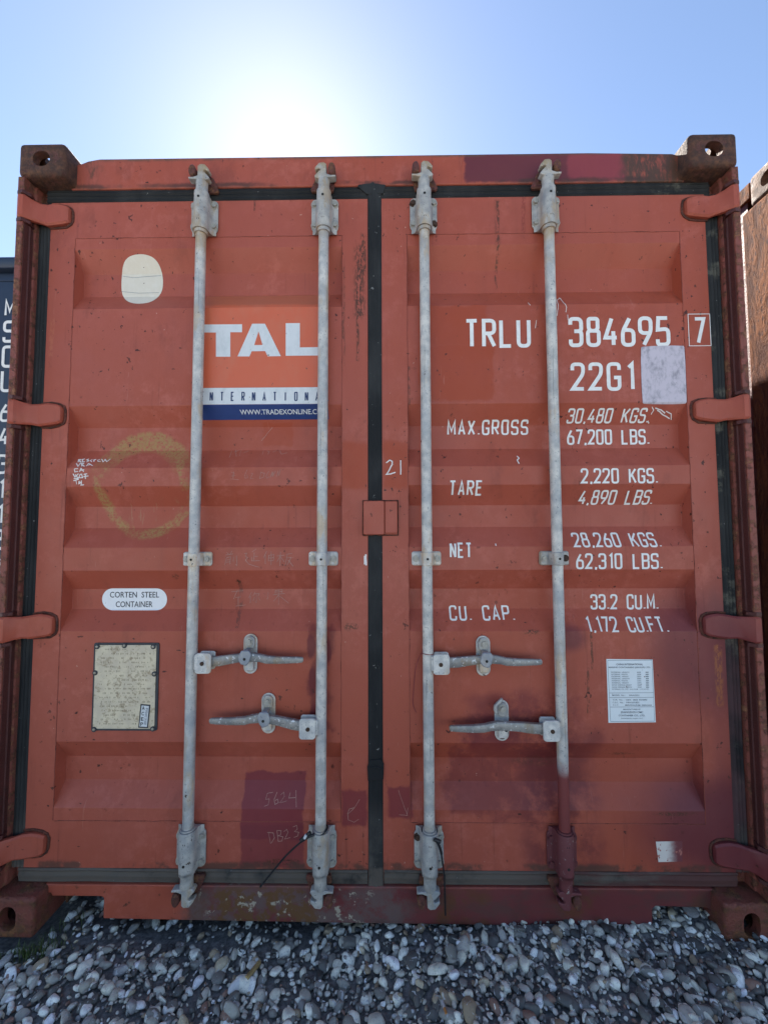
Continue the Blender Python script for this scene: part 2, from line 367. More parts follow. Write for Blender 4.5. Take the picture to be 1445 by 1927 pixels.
c_ = s_.mix(s_.mapr(s_.noise(8, 5, .6, (1, 1, .4)), .35, .7), (.014, .015, .016), (.034, .035, .035))
low_ = s_.math('MULTIPLY', s_.mapr(s_.z, .40, .17), .8)
c_ = s_.mix(s_.math('MULTIPLY', low_, s_.mapr(s_.noise(9, 5), .3, .6)), c_, (.12, .105, .09))
c_ = s_.mix(s_.math('MULTIPLY', s_.mapr(s_.x, .9, 1.1), s_.mapr(s_.noise(14, 5, .7), .52, .66)), c_, (.10, .095, .075))
c_ = s_.mix(s_.math('MULTIPLY', s_.math('MULTIPLY', s_.mapr(s_.x, .95, 1.05), s_.mapr(s_.z, .95, .8)), s_.mapr(s_.noise(5, 4), .3, .6)), c_, (.075, .040, .042))
c_ = s_.mix(s_.mapr(s_.noise(60, 3, .6), .70, .73), c_, (.20, .20, .19))
lo_ = s_.math('MULTIPLY', s_.mapr(s_.z, .178, .168), s_.mapr(s_.noise(11, 6, .7, off=(2, 2, 2)), .32, .55))
c_ = s_.mix(s_.math('MULTIPLY', lo_, .8), c_, (.115, .095, .078))
lr_ = s_.math('MULTIPLY', s_.math('MULTIPLY', s_.mapr(s_.z, .178, .168), s_.mapr(s_.x, .35, .75)), s_.mapr(s_.noise(6, 6, .7, (.6, 1, 2), (5, 1, 2)), .38, .58))
c_ = s_.mix(s_.math('MULTIPLY', lr_, .85), c_, (.095, .036, .034))
s_.bump(s_.noise(140, 4, .6), .3, .001); m_rubber = s_.done(c_, .75, 0, .22)
m_white = simple('lettering_white', (.84, .83, .79), .55, .12, 60, 0)
m_scr = simple('chalk_scratch', (.46, .25, .20), .7, .3, 120, 0)
m_chalk = simple('white_marker', (.80, .76, .72), .7, .15, 120, 0)
m_dark = simple('dark_hole', (.02, .018, .016), .8, .3, 90, 0)
m_black = simple('black_nylon', (.018, .018, .020), .45, .2, 60, .1)
m_ink = simple('black_print', (.045, .048, .055), .6, .2, 60, 0)
m_inkgrey = simple('grey_print', (.16, .18, .21), .6, .2, 60, 0)
m_navy = simple('navy_print', (.018, .045, .17), .4, .15, 20, 0)
m_navyt = simple('navy_letter_print', (.03, .05, .13), .4, .15, 20, 0)
m_bolt = simple('zinc_bolt', (.47, .45, .39), .5, .35, 60, .3, .5, .2)
m_rbolt = simple('rusty_bolt', (.07, .038, .024), .8, .4, 90, .4)

def weathered_decal(name, c, dirt, k=.5, scale=25, rough=.45, grime=None):
    s = NT(name)
    a = s.mix(s.math('MULTIPLY', s.mapr(s.noise(scale, 6, .7, (1, 1, .6)), .42, .72), k), c, dirt)
    a = s.mix(s.mapr(s.noise(70, 3, .6, off=(3, 2, 1)), .72, .745), a, (.12, .06, .04))
    if grime:
        z0, z1, gc, gk = grime
        a = s.mix(s.math('MULTIPLY', s.mapr(s.math('ADD', s.z, s.wob(.008, 30)), z0, z1), gk), a, gc)
    return s.done(a, rough, 0, .45)
m_orange = weathered_decal('orange_decal', (.60, .125, .055), (.56, .16, .085), .6, 14, .42, (2.040, 2.058, (.36, .11, .06), .75))
m_dwhite = weathered_decal('white_decal', (.66, .68, .68), (.46, .50, .50), .5, 40)
m_sticker = weathered_decal('cream_sticker', (.68, .63, .52), (.74, .71, .63), .5, 60)
m_oval = weathered_decal('white_oval_sticker', (.80, .81, .81), (.70, .71, .71), .4, 50)
m_scuff = weathered_decal('scuffed_sticker', (.56, .50, .55), (.27, .25, .28), .95, 55)
m_data = weathered_decal('pale_blue_data_sheet', (.74, .79, .80), (.66, .71, .70), .4, 40)
s_ = NT('etched_plate')
c_ = s_.mix(s_.mapr(s_.noise(20, 5, .6), .35, .65), (.66, .57, .40), (.56, .48, .35))
c_ = s_.mix(s_.math('MULTIPLY', s_.mapr(s_.noise(60, 5, .7), .50, .66), .6), c_, (.22, .15, .07))
s_.bump(s_.noise(260, 3), .3, .001); m_plate = s_.done(c_, .5, .0, .5)
s_ = NT('faded_white_stencil')
c_ = s_.mix(s_.mapr(s_.math('ADD', s_.x, s_.wob(.012, 60)), .925, .965), (.68, .62, .56), (.17, .04, .045))
c_ = s_.mix(s_.mapr(s_.noise(60, 4), .60, .66), c_, (.40, .14, .11)); m_stencil = s_.done(c_, .6)

# ------------------------------------------------------------------ ground and gravel
def hills(x, y):           # shape of the gravel bed: piled up on the right, low and earthy on the left
    h = .018*math.sin(1.7*x+.4) + .010*math.sin(5.1*x+2.0*y) + .006*math.sin(13*x+9*y)
    h += .030*max(0.0, min(1.0, (x-.35)/.8))
    if y > .02:
        h += (.022 if x > .3 else -.020)*min(1, (y-.02)/.15)
    return h - .022
GX0, GX1, GY0, GY1 = -3.2, 3.2, -1.9, 1.5
s_ = NT('dark_earth')
c_ = s_.mix(s_.mapr(s_.noise(60, 6, .7), .3, .7), (.09, .09, .086), (.26, .255, .245))
vz = s_.voro(38); vc = s_.voro(38, out='Color')
sp_ = s_.new('ShaderNodeSeparateColor'); s_.link(vc, sp_.inputs[0])
peb = s_.mix(s_.mapr(sp_.outputs[0], .0, .8), (.28, .275, .26), (.60, .585, .55))
far = s_.math('MAXIMUM', s_.mapr(s_.math('ABSOLUTE', s_.x), 1.7, 2.0), s_.math('MAXIMUM', s_.mapr(s_.y, -.38, -.6), s_.mapr(s_.y, .6, .9)))
c_ = s_.mix(s_.math('MULTIPLY', far, s_.mapr(vz, .72, .5)), c_, peb)
s_.bump(s_.math('SUBTRACT', s_.noise(90, 6, .7), s_.math('MULTIPLY', vz, far)), .35, .012)
m_earth = s_.done(c_, .9, 0, .3)
bm = bmesh.new(); nx, ny = 129, 69
gv = [[bm.verts.new((x, y, hills(x, y)-.006)) for x in np.linspace(GX0, GX1, nx)] for y in np.linspace(GY0, GY1, ny)]
for j in range(ny-1):
    for i in range(nx-1): bm.faces.new((gv[j][i], gv[j][i+1], gv[j+1][i+1], gv[j+1][i]))
# the same sheet runs on to the horizon
ring_in = [gv[0][i] for i in range(nx)] + [gv[j][-1] for j in range(1, ny)] + [gv[-1][i] for i in range(nx-2, -1, -1)] + [gv[j][0] for j in range(ny-2, 0, -1)]
for rr in (12.0, 90.0, 1400.0):
    out = []
    for v in ring_in:
        a = math.atan2(v.co.y, v.co.x); out.append(bm.verts.new((rr*math.cos(a), rr*math.sin(a), -.015)))
    n = len(out)
    for i in range(n): bm.faces.new((ring_in[i], out[i], out[(i+1) % n], ring_in[(i+1) % n]))
    ring_in = out
bmesh.ops.recalc_face_normals(bm, faces=bm.faces[:])
ground = from_bm('ground', bm, m_earth, kind='structure')
if ground.data.polygons[0].normal.z < 0: ground.data.flip_normals()

s_ = NT('pebble')
at = s_.new('ShaderNodeAttribute'); at.attribute_name = 'tint'
c_ = s_.mix(s_.math('MULTIPLY', s_.mapr(s_.noise(70, 5, .65), 0.42, .75), .35), at.outputs['Color'], (.16, .16, .16))
c_ = s_.mix(s_.mapr(s_.noise(45, 3, .5, dist=1.5), .63, .66), c_, (.50, .51, .50))
c_ = s_.mix(s_.math('MULTIPLY', s_.mapr(s_.noise(240, 3, .6), .55, .7), .35), c_, (.06, .055, .05))
s_.bump(s_.noise(180, 5, .65), .35, .0015)
m_peb = s_.done(c_, .62, 0, .4)

def ico(sub, seed):
    b = bmesh.new(); bmesh.ops.create_icosphere(b, subdivisions=sub, radius=1)
    lr = random.Random(seed); off = Vector((lr.random()*50, lr.random()*50, lr.random()*50))
    planes = [(Vector((lr.gauss(0, 1), lr.gauss(0, 1), lr.gauss(0, 1))).normalized(), lr.uniform(.52, .85)) for _ in range(7)]
    for v in b.verts:
        p = v.co.copy()
        p *= 1 + .20*mnoise.noise(p*1.1+off) + .07*mnoise.noise(p*2.7+off)
        for nrm, dd in planes:
            e = p.dot(nrm) - dd
            if e > 0: p -= nrm*e*.65
        v.co = p
    b.verts.index_update()
    V = np.array([v.co for v in b.verts]); Fc = np.array([[v.index for v in f.verts] for f in b.faces]); b.free()
    return V, Fc
HI = [ico(3, i) for i in range(12)]; LO = [ico(2, 20+i) for i in range(12)]
PAL = [((.88, .86, .79), .26), ((.70, .68, .60), .12), ((.46, .44, .40), .16), ((.26, .25, .235), .20), ((.13, .127, .122), .14), ((.06, .06, .06), .08), ((.30, .29, .30), .05), ((.34, .26, .18), .05), ((.30, .18, .14), .03), ((.52, .44, .32), .02)]
pc = np.array([p[0] for p in PAL]); pw = np.array([p[1] for p in PAL]); pw = pw/pw.sum()
G = .004
hx0, hy0 = GX0, GY0; hm = np.array([[hills(hx0+i*G*4, hy0+j*G*4) for i in range(int((GX1-GX0)/G/4)+1)] for j in range(int((GY1-GY0)/G/4)+1)])
hm = np.kron(hm, np.ones((4, 4)))
VV, FF, CC, base_i = [], [], [], 0
def drop(x, y, a, hi):
    """lay one stone with half length a on whatever already lies at (x, y)"""
    global base_i
    V, Fc = (HI if hi else LO)[rng.integers(12)]
    b = a*rng.uniform(.48, .85); c = a*rng.uniform(.36, .66)
    th = rng.uniform(0, math.pi); tx, ty = rng.normal(0, .38, 2)
    i = int((x-hx0)/G); j = int((y-hy0)/G); r = max(1, int((a+b)/2/G))
    win = hm[max(0, j-r):j+r+1, max(0, i-r):i+r+1]
    if win.size == 0: return
    z = float(np.percentile(win, 40)) + c*.38
    Q = V*np.array([a, b, c])
    cx, sx = math.cos(tx), math.sin(tx); cy, sy = math.cos(ty), math.sin(ty); ct, st = math.cos(th), math.sin(th)
    Rm = np.array([[ct, -st, 0], [st, ct, 0], [0, 0, 1]]) @ np.array([[1, 0, 0], [0, cx, -sx], [0, sx, cx]]) @ np.array([[cy, 0, sy], [0, 1, 0], [-sy, 0, cy]])
    VV.append(Q @ Rm.T + np.array([x, y, z])); FF.append(Fc + base_i); base_i += len(V)
    t = pc[rng.choice(len(pc), p=pw)] * rng.uniform(.75, 1.15) * np.array([1.06, 1.06, .99])
    CC.append(np.tile(np.append(np.clip(t, 0, .88), 1), (len(V), 1)))
    rr = max(1, int(r*.8)); jj, ii = np.mgrid[-rr:rr+1, -rr:rr+1]; dome = z + c*.55*np.sqrt(np.clip(1-(jj**2+ii**2)/(rr*rr+.1), 0, 1)) - c*.15
    j0, j1, i0, i1 = max(0, j-rr), min(hm.shape[0], j+rr+1), max(0, i-rr), min(hm.shape[1], i+rr+1)
    sub = hm[j0:j1, i0:i1]; dd = dome[j0-j+rr:j1-j+rr, i0-i+rr:i1-i+rr]; mk = (jj**2+ii**2 <= rr*rr)[j0-j+rr:j1-j+rr, i0-i+rr:i1-i+rr]
    sub[mk] = np.maximum(sub[mk], dd[mk])
def blocked(x, y):         # where corner castings and rails of the containers stand
    return (1.06 < abs(x) < 1.215 and .005 < y < .175) or (1.43 < x < 1.575 and .02 < y < .185)
def dens(x, y):
    d = .80 + .20*max(0, min(1, (x+.5)/.9))
    if y > .0: d *= (.35 if x < -.2 else .8 if x < .6 else 1.0)
    return d
def scatter(n, x0, x1, y0, y1, amin, amax, pw_, hi):
    for _ in range(n):
        x = rng.uniform(x0, x1); y = rng.uniform(y0, y1)
        if blocked(x, y) or rng.random() > dens(x, y): continue
        a = amin + (amax-amin)*rng.random()**pw_
        drop(x, y, a, hi)
scatter(9000, -1.6, 1.6, -.36, .36, .004, .009, 1.0, False)
scatter(3000, -1.7, 1.7, -.40, .38, .011, .022, 1.2, True)
scatter(520, -1.7, 1.7, -.40, .36, .020, .031, 1.8, True)
scatter(5000, -1.6, 1.6, -.36, .36, .004, .011, 1.4, False)
scatter(700, -1.7, 1.7, -.40, .36, .011, .019, 1.2, True)
scatter(2600, -3.1, 3.1, -1.85, -.38, .012, .026, 1.4, False)
scatter(1500, 1.3, 3.1, -.40, 1.4, .012, .024, 1.4, False)
scatter(1500, -3.1, -1.3, -.40, 1.4, .012, .024, 1.4, False)
V = np.concatenate(VV); Fq = np.concatenate(FF); Cq = np.concatenate(CC)
me = bpy.data.meshes.new('gravel'); me.vertices.add(len(V)); me.vertices.foreach_set('co', V.ravel().astype(np.float32))
me.loops.add(len(Fq)*3); me.loops.foreach_set('vertex_index', Fq.ravel().astype(np.int32))
me.polygons.add(len(Fq)); me.polygons.foreach_set('loop_start', np.arange(0, len(Fq)*3, 3, dtype=np.int32)); me.polygons.foreach_set('loop_total', np.full(len(Fq), 3, dtype=np.int32))
me.update(calc_edges=True); me.polygons.foreach_set('use_smooth', [True]*len(Fq))
ca = me.color_attributes.new('tint', 'FLOAT_COLOR', 'POINT'); ca.data.foreach_set('color', Cq.ravel().astype(np.float32))
me.materials.append(m_peb)
finish(bpy.data.objects.new('gravel', me), kind='stuff', label='grey, white and black pebbles of loose gravel covering the yard', cat='gravel')
def hgt(x, y): return float(hm[int((y-hy0)/G), int((x-hx0)/G)])

# ------------------------------------------------------------------ container building blocks
def casting_mesh(hole_w, hole_h, low):
    """hollow ISO corner casting, outer corner at x=0 (runs to +x), front y=0, bottom z=0"""
    def mk(f):
        b = bmesh.new(); f(b); m = bpy.data.meshes.new('tmp'); b.to_mesh(m); b.free(); o = bpy.data.objects.new('tmp', m); col.objects.link(o); return o
    o = mk(lambda b: add_box(b, 0, .162, 0, .178, 0, .118))
    bv = o.modifiers.new('b', 'BEVEL'); bv.width = .011 if low else .016; bv.segments = 4
    cut = [mk(lambda b: add_box(b, .026, .136, .028, .150, .026, .092)),
           mk(lambda b: add_prism(b, rrect(.081, .059, hole_w, hole_h, min(hole_w, hole_h)/2.05, 8), -.02, .05, 'y')),
           mk(lambda b: add_prism(b, rrect(.089, .059, .079, .051, .024, 8), -.02, .05, 'x')),
           mk(lambda b: add_prism(b, rrect(.081, .089, .063, .110, .030, 8), -.02 if low else .08, .04 if low else .14, 'z'))]
    for c in cut:
        md = o.modifiers.new('c', 'BOOLEAN'); md.operation = 'DIFFERENCE'; md.object = c; md.solver = 'EXACT'
    dg = bpy.context.evaluated_depsgraph_get(); m = bpy.data.meshes.new_from_object(o.evaluated_get(dg)); m.name = 'corner_casting'
    for c in cut + [o]: bpy.data.objects.remove(c)
    m.materials.clear()
    m.polygons.foreach_set('use_smooth', [True]*len(m.polygons)); m.set_sharp_from_angle(angle=R(40))
    return m
MC_TOP = casting_mesh(.060, .054, False); MC_LOW = casting_mesh(.050, .072, True)
MC_TOP.materials.append(m_cast); MC_LOW.materials.append(m_castlow)
def castings(parent, xc, yf, yb, mats=None):
    for sx in (-1, 1):
        for back in (0, 1):
            for top in (1, 0):
                me = (MC_TOP if top else MC_LOW)
                if mats: me = mats[0 if top else 1]
                o = bpy.data.objects.new('corner_casting', me)
                o.location = (xc + sx*W2, yb if back else yf, H-.118 if top else 0)
                o.scale = (-sx, -1 if back else 1, 1)
                finish(o, parent)
def corrugated(name, axis, pos, a0, a1, z0, z1, dirn, mat, parent, pitch=.278, dep=.036):
    """vertical corrugated sheet; axis 'x': lies on plane x=pos running along y; dirn = way the recess goes"""
    pts = []; t = a0
    while t < a1:
        for u, d in ((0, 0), (.072, 0), (.140, 1), (.210, 1)):
            if t+u <= a1: pts.append((t+u, d*dep*dirn))
        t += pitch
    pts.append((a1, 0.0)); bm = bmesh.new(); th = .003*dirn
    loops = []
    for off in (0, th):
        lo = [bm.verts.new((pos+d+off, u, z0) if axis == 'x' else (u, pos+d+off, z0)) for u, d in pts]
        hi = [bm.verts.new((pos+d+off, u, z1) if axis == 'x' else (u, pos+d+off, z1)) for u, d in pts]
        loops.append((lo, hi))
        for i in range(len(pts)-1): bm.faces.new((lo[i], lo[i+1], hi[i+1], hi[i]))
    bmesh.ops.recalc_face_normals(bm, faces=bm.faces[:])
    return from_bm(name, bm, mat, parent)
def shell(parent, xc, yf, mat_wall, mat_rail, post_front=True, rear=True):
    """side walls, rails, roof and far end shared by every container"""
    yb = yf + 6.058
    for sx in (-1, 1):
        xo = xc + sx*W2; xi = xo - sx*.06
        a, b = sorted((xo - sx*.004, xi)); box('top_rail', a, b, yf+.178, yb-.178, H-.075, H-.012, mat_rail, parent, .004)
        box('bottom_rail', a, b, yf+.178, yb-.178, .04, .17, mat_rail, parent, .004)
        corrugated('side_wall', 'x', xo - sx*.012, yf+.20, yb-.16, .17, H-.075, -sx, mat_wall, parent)
        if rear:
            a, b = sorted((xo - sx*.003, xo - sx*.15)); box('corner_post', a, b, yb-.16, yb-.004, .118, H-.118, mat_rail, parent, .004)
    bm = bmesh.new(); t = yf+.10; ys = []
    while t < yb-.1:
        ys += [(t, 0), (t+.09, 0), (t+.11, .018), (t+.19, .018)]; t += .21
    ys.append((yb-.05, 0))
    lo = [bm.verts.new((xc-W2+.06, y, H-.030+d)) for y, d in ys]; hi = [bm.verts.new((xc+W2-.06, y, H-.030+d)) for y, d in ys]
    for i in range(len(ys)-1): bm.faces.new((lo[i], hi[i], hi[i+1], lo[i+1]))
    from_bm('roof', bm, mat_wall, parent)
    box('floor', xc-W2+.07, xc+W2-.07, yf+.14, yb-.05, .13, .168, mat_rail, parent, .002)
    box('end_header', xc-W2+.15, xc+W2-.15, yb-.10, yb-.03, H-.13, H-.02, mat_rail, parent, .004)
    box('end_sill', xc-W2+.15, xc+W2-.15, yb-.10, yb-.03, .02, .16, mat_rail, parent, .004)
    corrugated('end_wall', 'y', yb-.05, xc-W2+.15, xc+W2-.15, .16, H-.13, -1, mat_wall, parent)

# ================================================================== the red container
root = empty('shipping_container', (0, 0, 0), label='red oxide shipping container with closed double doors, white number and four galvanised lock rods', cat='shipping container')
castings(root, 0, 0, 6.058)
shell(root, 0, 0, m_red, m_post)
# header and sill
prism('door_header', [(-1.078, 2.470), (1.078, 2.470), (1.078, 2.560), (1.040, 2.572), (.75, 2.580), (-.98, 2.583), (-1.02, 2.576), (-1.05, 2.564), (-1.078, 2.560)], .058, .13, m_red, root, bevel=.004)
box('header_flange', -W2+.16, W2-.16, .078, .15, 2.395, 2.4705, m_red, root, .002)
SP = [(-1.078, .118), (-1.078, .088), (-1.050, .092), (-1.046, .082), (-.885, .082), (-.877, .076), (-.877, .014), (-.5, .010), (0, .006), (.45, .004), (.872, .010),
      (.874, .058), (.884, .066), (1.046, .062), (1.056, .052), (1.062, .040), (1.078, .040), (1.078, .118)]
prism('door_sill', SP, .055, .125, m_red, root, bevel=.003)
box('sill_flange', -W2+.16, W2-.16, .0775, .15, .117, .20, m_red, root, .002)
# fork pocket / gooseneck cheeks seen through the cut-outs
for x0, x1 in ((-1.056, -1.048), (-.885, -.878), (.875, .882), (1.051, 1.060)):
    box('pocket_cheek', x0, x1, .128, .42, .0 if x0 < 0 else .03, .118, m_rust, root, .001)
# corner posts: outer strip, inner channel and J bar
for sx in (-1, 1):
    pr = [(1.2185, .004), (1.197, .005), (1.1965, .046), (1.190, .050), (1.1895, .085), (1.150, .085), (1.150, .14), (1.2185, .155)]
    prism('corner_post', [(sx*a, b) for a, b in pr], .118, H-.118, m_post, root, axis='z', bevel=.0025)
    # dark inner lining with a rib
    li = [(1.1962, .010), (1.1942, .010), (1.1942, .028), (1.1905, .030), (1.1942, .033), (1.1942, .046), (1.1962, .046)]
    prism('post_channel', [(sx*a, b) for a, b in li], .19, H-.20, m_postin, root, axis='z', bevel=0)

# ---- doors
def door(side):
    s = -1 if side == 'L' else 1
    inner, outer = (.0255, 1.1475) if s < 0 else (.0230, 1.1455)
    a, b = SEAM[side]; xi, xo = s*inner, s*outer
    x0, x1 = min(xi, xo), max(xi, xo); z0, z1 = .165, 2.424
    bm = bmesh.new()
    add_box(bm, x0, a, DY, DY+.048, z0, z1); add_box(bm, b, x1, DY, DY+.048, z0, z1)
    add_box(bm, a, b, DY, DY+.048, 2.292, z1); add_box(bm, a, b, DY, DY+.048, z0, .312)
    bmesh.ops.remove_doubles(bm, verts=bm.verts[:], dist=1e-5)
    # drop inner walls shared by adjoining boxes
    bmesh.ops.recalc_face_normals(bm, faces=bm.faces[:])
    d = from_bm('door', bm, m_red, root, 0)
    d['label'] = 'left door leaf with large orange and white logo decal' if s < 0 else 'right door leaf stencilled with white container number and weights'
    # pressed panel
    zs = [.312] + ZBREAK + [2.292]
    ea, eb = (.007, .003) if s < 0 else (.003, .007)
    bm = bmesh.new(); rows = []
    for z in zs:
        dd = depth(z + 0.0)
        full = dd > TD*.99
        dy = TD if full else 0.0
        rows.append([(a, 0.0), (a+ea*(1 if full else .0) + (.0008 if not full else 0), dy), (b-eb*(1 if full else .0) - (.0008 if not full else 0), dy), (b, 0.0)])
    gr = []
    for z, r in zip(zs, rows): gr.append([bm.verts.new((x, PY+y, z)) for x, y in r])
    for i in range(len(gr)-1):
        for j in range(3): bm.faces.new((gr[i][j], gr[i][j+1], gr[i+1][j+1], gr[i+1][j]))
    bmesh.ops.recalc_face_normals(bm, faces=bm.faces[:])
    p = from_bm('door_panel', bm, m_red, d, smooth=True)
    p.data.set_sharp_from_angle(angle=R(12))
    bv = p.modifiers.new('bevel', 'BEVEL'); bv.width = .0032; bv.segments = 2; bv.limit_method = 'ANGLE'; bv.angle_limit = R(15)
    # weld beads round the panel
    def bead(pts):
        q = []
        for k in range(len(pts)-1):
            A, B = Vector(pts[k]), Vector(pts[k+1]); n = max(2, int((B-A).length/.02))
            for i in range(n): q.append(A.lerp(B, i/n) + Vector((random.gauss(0, .0006), 0, random.gauss(0, .0006))))
        q.append(Vector(pts[-1])); tube('weld_bead', q, .0012, m_bead, d, 6)
    yb_ = DY+.0006
    bead([(a, yb_, .312), (a, yb_, 2.292)]); bead([(b, yb_, .312), (b, yb_, 2.292)])
    bead([(a+.004, yb_, 2.292), (b-.004, yb_, 2.292)]); bead([(a+.004, yb_, .312), (b-.004, yb_, .312)])
    return d
m_bead = make_rusty('weld_paint', (.30, .068, .042), .54, .62, (.07, .02, .014), (.20, .05, .03), 18, .6)
doorL, doorR = door('L'), door('R')

# ---- gaskets: ridged rubber round each leaf
def ridged(poly_u, flip=False):
    return poly_u
def gasket_v(x0, x1, z0, z1, parent, ridges, yf=.0640):
    n = 22; pts = []
    for i in range(n+1):
        t = i/n; x = x0+(x1-x0)*t
        r = 0
        for c, wd, hgt_ in ridges: r = max(r, hgt_*max(0, 1-abs(t-c)/wd))
        pts.append((x, yf-r))
    pts += [(x1, .078), (x0, .078)]
    bm = bmesh.new(); zz = np.linspace(z0, z1, 26); ringsv = []
    for k, z in enumerate(zz):
        ox = .0012*mnoise.noise(Vector((x0*7, 0, z*5))); oy = .0012*mnoise.noise(Vector((x0*7, 9, z*6)))
        ringsv.append([bm.verts.new((x+ox, y+oy, z)) for x, y in pts])
    m = len(pts)
    for A, B in zip(ringsv, ringsv[1:]):
        for i in range(m): bm.faces.new((A[i], A[(i+1) % m], B[(i+1) % m], B[i]))
    bm.faces.new(ringsv[0]); bm.faces.new(ringsv[-1]); bmesh.ops.recalc_face_normals(bm, faces=bm.faces[:])
    return from_bm('door_gasket', bm, m_rubber, parent, smooth=True)
def gasket_h(x0, x1, z0, z1, parent, ridges, yf=.0640, sag=0):
    n = 18; pts = []
    for i in range(n+1):
        t = i/n; r = 0
        for c, wd, hgt_ in ridges: r = max(r, hgt_*max(0, 1-abs(t-c)/wd))
        pts.append((z0+(z1-z0)*t, yf-r))
    pts += [(z1, .076), (z0, .076)]
    bm = bmesh.new(); rv = []
    for x in np.linspace(x0, x1, 40):
        oz = .0016*mnoise.noise(Vector((x*6, z0, 3)))*2 - sag*(((x-x0)/(x1-x0)-.5)**2)
        rv.append([bm.verts.new((x, y+.0012*mnoise.noise(Vector((x*8, 5, z0))), z+oz)) for z, y in pts])
    m = len(pts)
    for A, B in zip(rv, rv[1:]):
        for i in range(m): bm.faces.new((A[i], A[(i+1) % m], B[(i+1) % m], B[i]))
    bm.faces.new(rv[0]); bm.faces.new(rv[-1]); bmesh.ops.recalc_face_normals(bm, faces=bm.faces[:])
    return from_bm('door_gasket', bm, m_rubber, parent, smooth=True)
RG = [(.12, .10, .004), (.45, .08, .003), (.70, .12, .005)]
gasket_v(-1.1895, -1.149, .165, 2.424, doorL, [(.85, .12, .003), (.5, .07, .002), (.25, .1, .004)])
gasket_v(1.147, 1.189, .165, 2.424, doorR, [(.35, .10, .004), (.62, .08, .004), (.85, .1, .006)])
gasket_h(-1.165, -.024, 2.4255, 2.470, doorL, RG)
gasket_h(.022, 1.165, 2.4255, 2.470, doorR, RG)
gasket_h(-1.165, -.027, .120, .1635, doorL, [(.9, .15, .006), (.45, .3, .003)])
gasket_h(.025, 1.150, .120, .1635, doorR, [(.9, .15, .006), (.45, .3, .003)])
gasket_v(-.0245, .0222, .105, 2.4735, doorR, [(.10, .10, .0025), (.5, .45, .0045), (.9, .10, .0025)], .0605)
# torn flare where the centre gasket meets the top one, and a patch sleeve near its foot
prism('gasket_flap', [(-.062, 2.468), (-.056, 2.474), (-.014, 2.479), (-.008, 2.484), (.000, 2.478), (.038, 2.472), (.030, 2.440), (-.028, 2.438)], .0575, .0605, m_rubber, doorR, bevel=.002)
prism('gasket_sleeve', [(-.026, .445), (.024, .450), (.026, .500), (.018, .515), (-.020, .512), (-.028, .49)], .0525, .0600, m_rubber, doorR, bevel=.003)
tube('gasket_fold', [(-.024, .054, .488), (0, .0515, .492), (.022, .054, .485)], .004, m_rubber, doorR, 8)

# ---- hinges: forged strap from the post knuckle on to the door
def hinge(s, zc, par, big=0):
    h = .036
    # sections across x: (x distance, y front, half height)
    S = [(1.2195, .006, .040), (1.207, -.004, .041), (1.195, .000, .041), (1.183, .018, .037), (1.166, .034, .035), (1.148, .0425, .0385), (1.118, .0435, .0385), (1.092, .0445, .0345), (1.083, .0455, .0315), (1.0765, .0490, .0265), (1.0735, .0560, .0215)]
    bm = bmesh.new(); rings = []
    for k, (x, y, hh) in enumerate(S):
        tz = .004 if k > 5 else 0
        e = .0062; th = .0155 if k > 3 else .02
        sec = [(y+e*.8, -hh), (y, -hh+e), (y, hh-e), (y+e*.8, hh), (y+th, hh), (y+th, -hh)]
        rings.append([bm.verts.new((s*x, yy, zc+zz+tz)) for yy, zz in sec])
    m = len(rings[0])
    for A, B in zip(rings, rings[1:]):
        for i in range(m): bm.faces.new((A[i], A[(i+1) % m], B[(i+1) % m], B[i]))
    bm.faces.new(rings[0]); bm.faces.new(rings[-1]); bmesh.ops.recalc_face_normals(bm, faces=bm.faces[:])
    o = from_bm('hinge', bm, m_red, par, smooth=True); o.data.set_sharp_from_angle(angle=R(22))
    # weld line round the blade
    q = [(s*1.150, DY-.001, zc+.043)] + [(s*x, DY-.001, zc+zz+.004) for x, zz in ((1.118, .042), (1.090, .038), (1.073, .030), (1.067, .016), (1.067, -.016), (1.073, -.030), (1.090, -.040), (1.118, -.043))] + [(s*1.150, DY-.001, zc-.040)]
    tube('weld_bead', [Vector(p)+Vector((random.gauss(0, .0008), 0, random.gauss(0, .0008))) for p in q], .0042, m_beadd, par, 6)
    # knuckle pin ends and lugs on the post
    tube('hinge_pin', [(s*1.208, .010, zc-.052), (s*1.208, .010, zc+.052)], .009, m_rust, par, 10)
    for dz in (-.049, .049):
        prism('hinge_lug', [(s*1.2192, .004), (s*1.197, -.002), (s*1.183, .020), (s*1.192, .046), (s*1.2192, .046)], zc+dz-.006, zc+dz+.006, m_postin, par, axis='z', bevel=.001)
m_beadd = make_rusty('dirty_weld', (.17, .045, .03), .35, .6, (.05, .022, .015), (.12, .04, .022), 40, .7)
for s, par in ((-1, doorL), (1, doorR)):
    for z in (2.368, 1.655, .940, .238 if s < 0 else .222): hinge(s, z, par)

# ---- the cover plate over the door gap
xa, za = un(684, 943, .05); xb, zb = un(748, 1006, .05); xm = un(723, 970, .05)[0]
bm = bmesh.new()
add_prism(bm, rrect((xa+xm)/2, (za+zb)/2, xm-xa, za-zb, .005, 3), .040, .0575, 'y')
from_bm('cover_plate', bm, m_red, root, .002)
bm = bmesh.new(); add_prism(bm, rrect((xb+xm)/2+.0006, (za+zb)/2+.002, xb-xm-.002, za-zb-.006, .004, 3), .045, .0575, 'y')
from_bm('cover_plate', bm, m_red, root, .002)
pts = [(xa-.002, .060, zb-.002), (xa-.002, .060, za+.002), (xb+.002, .060, za+.002), (xb+.002, .060, zb-.002), (xa-.002, .060, zb-.002)]
tube('weld_bead', pts, .0028, m_beadd, root, 6)

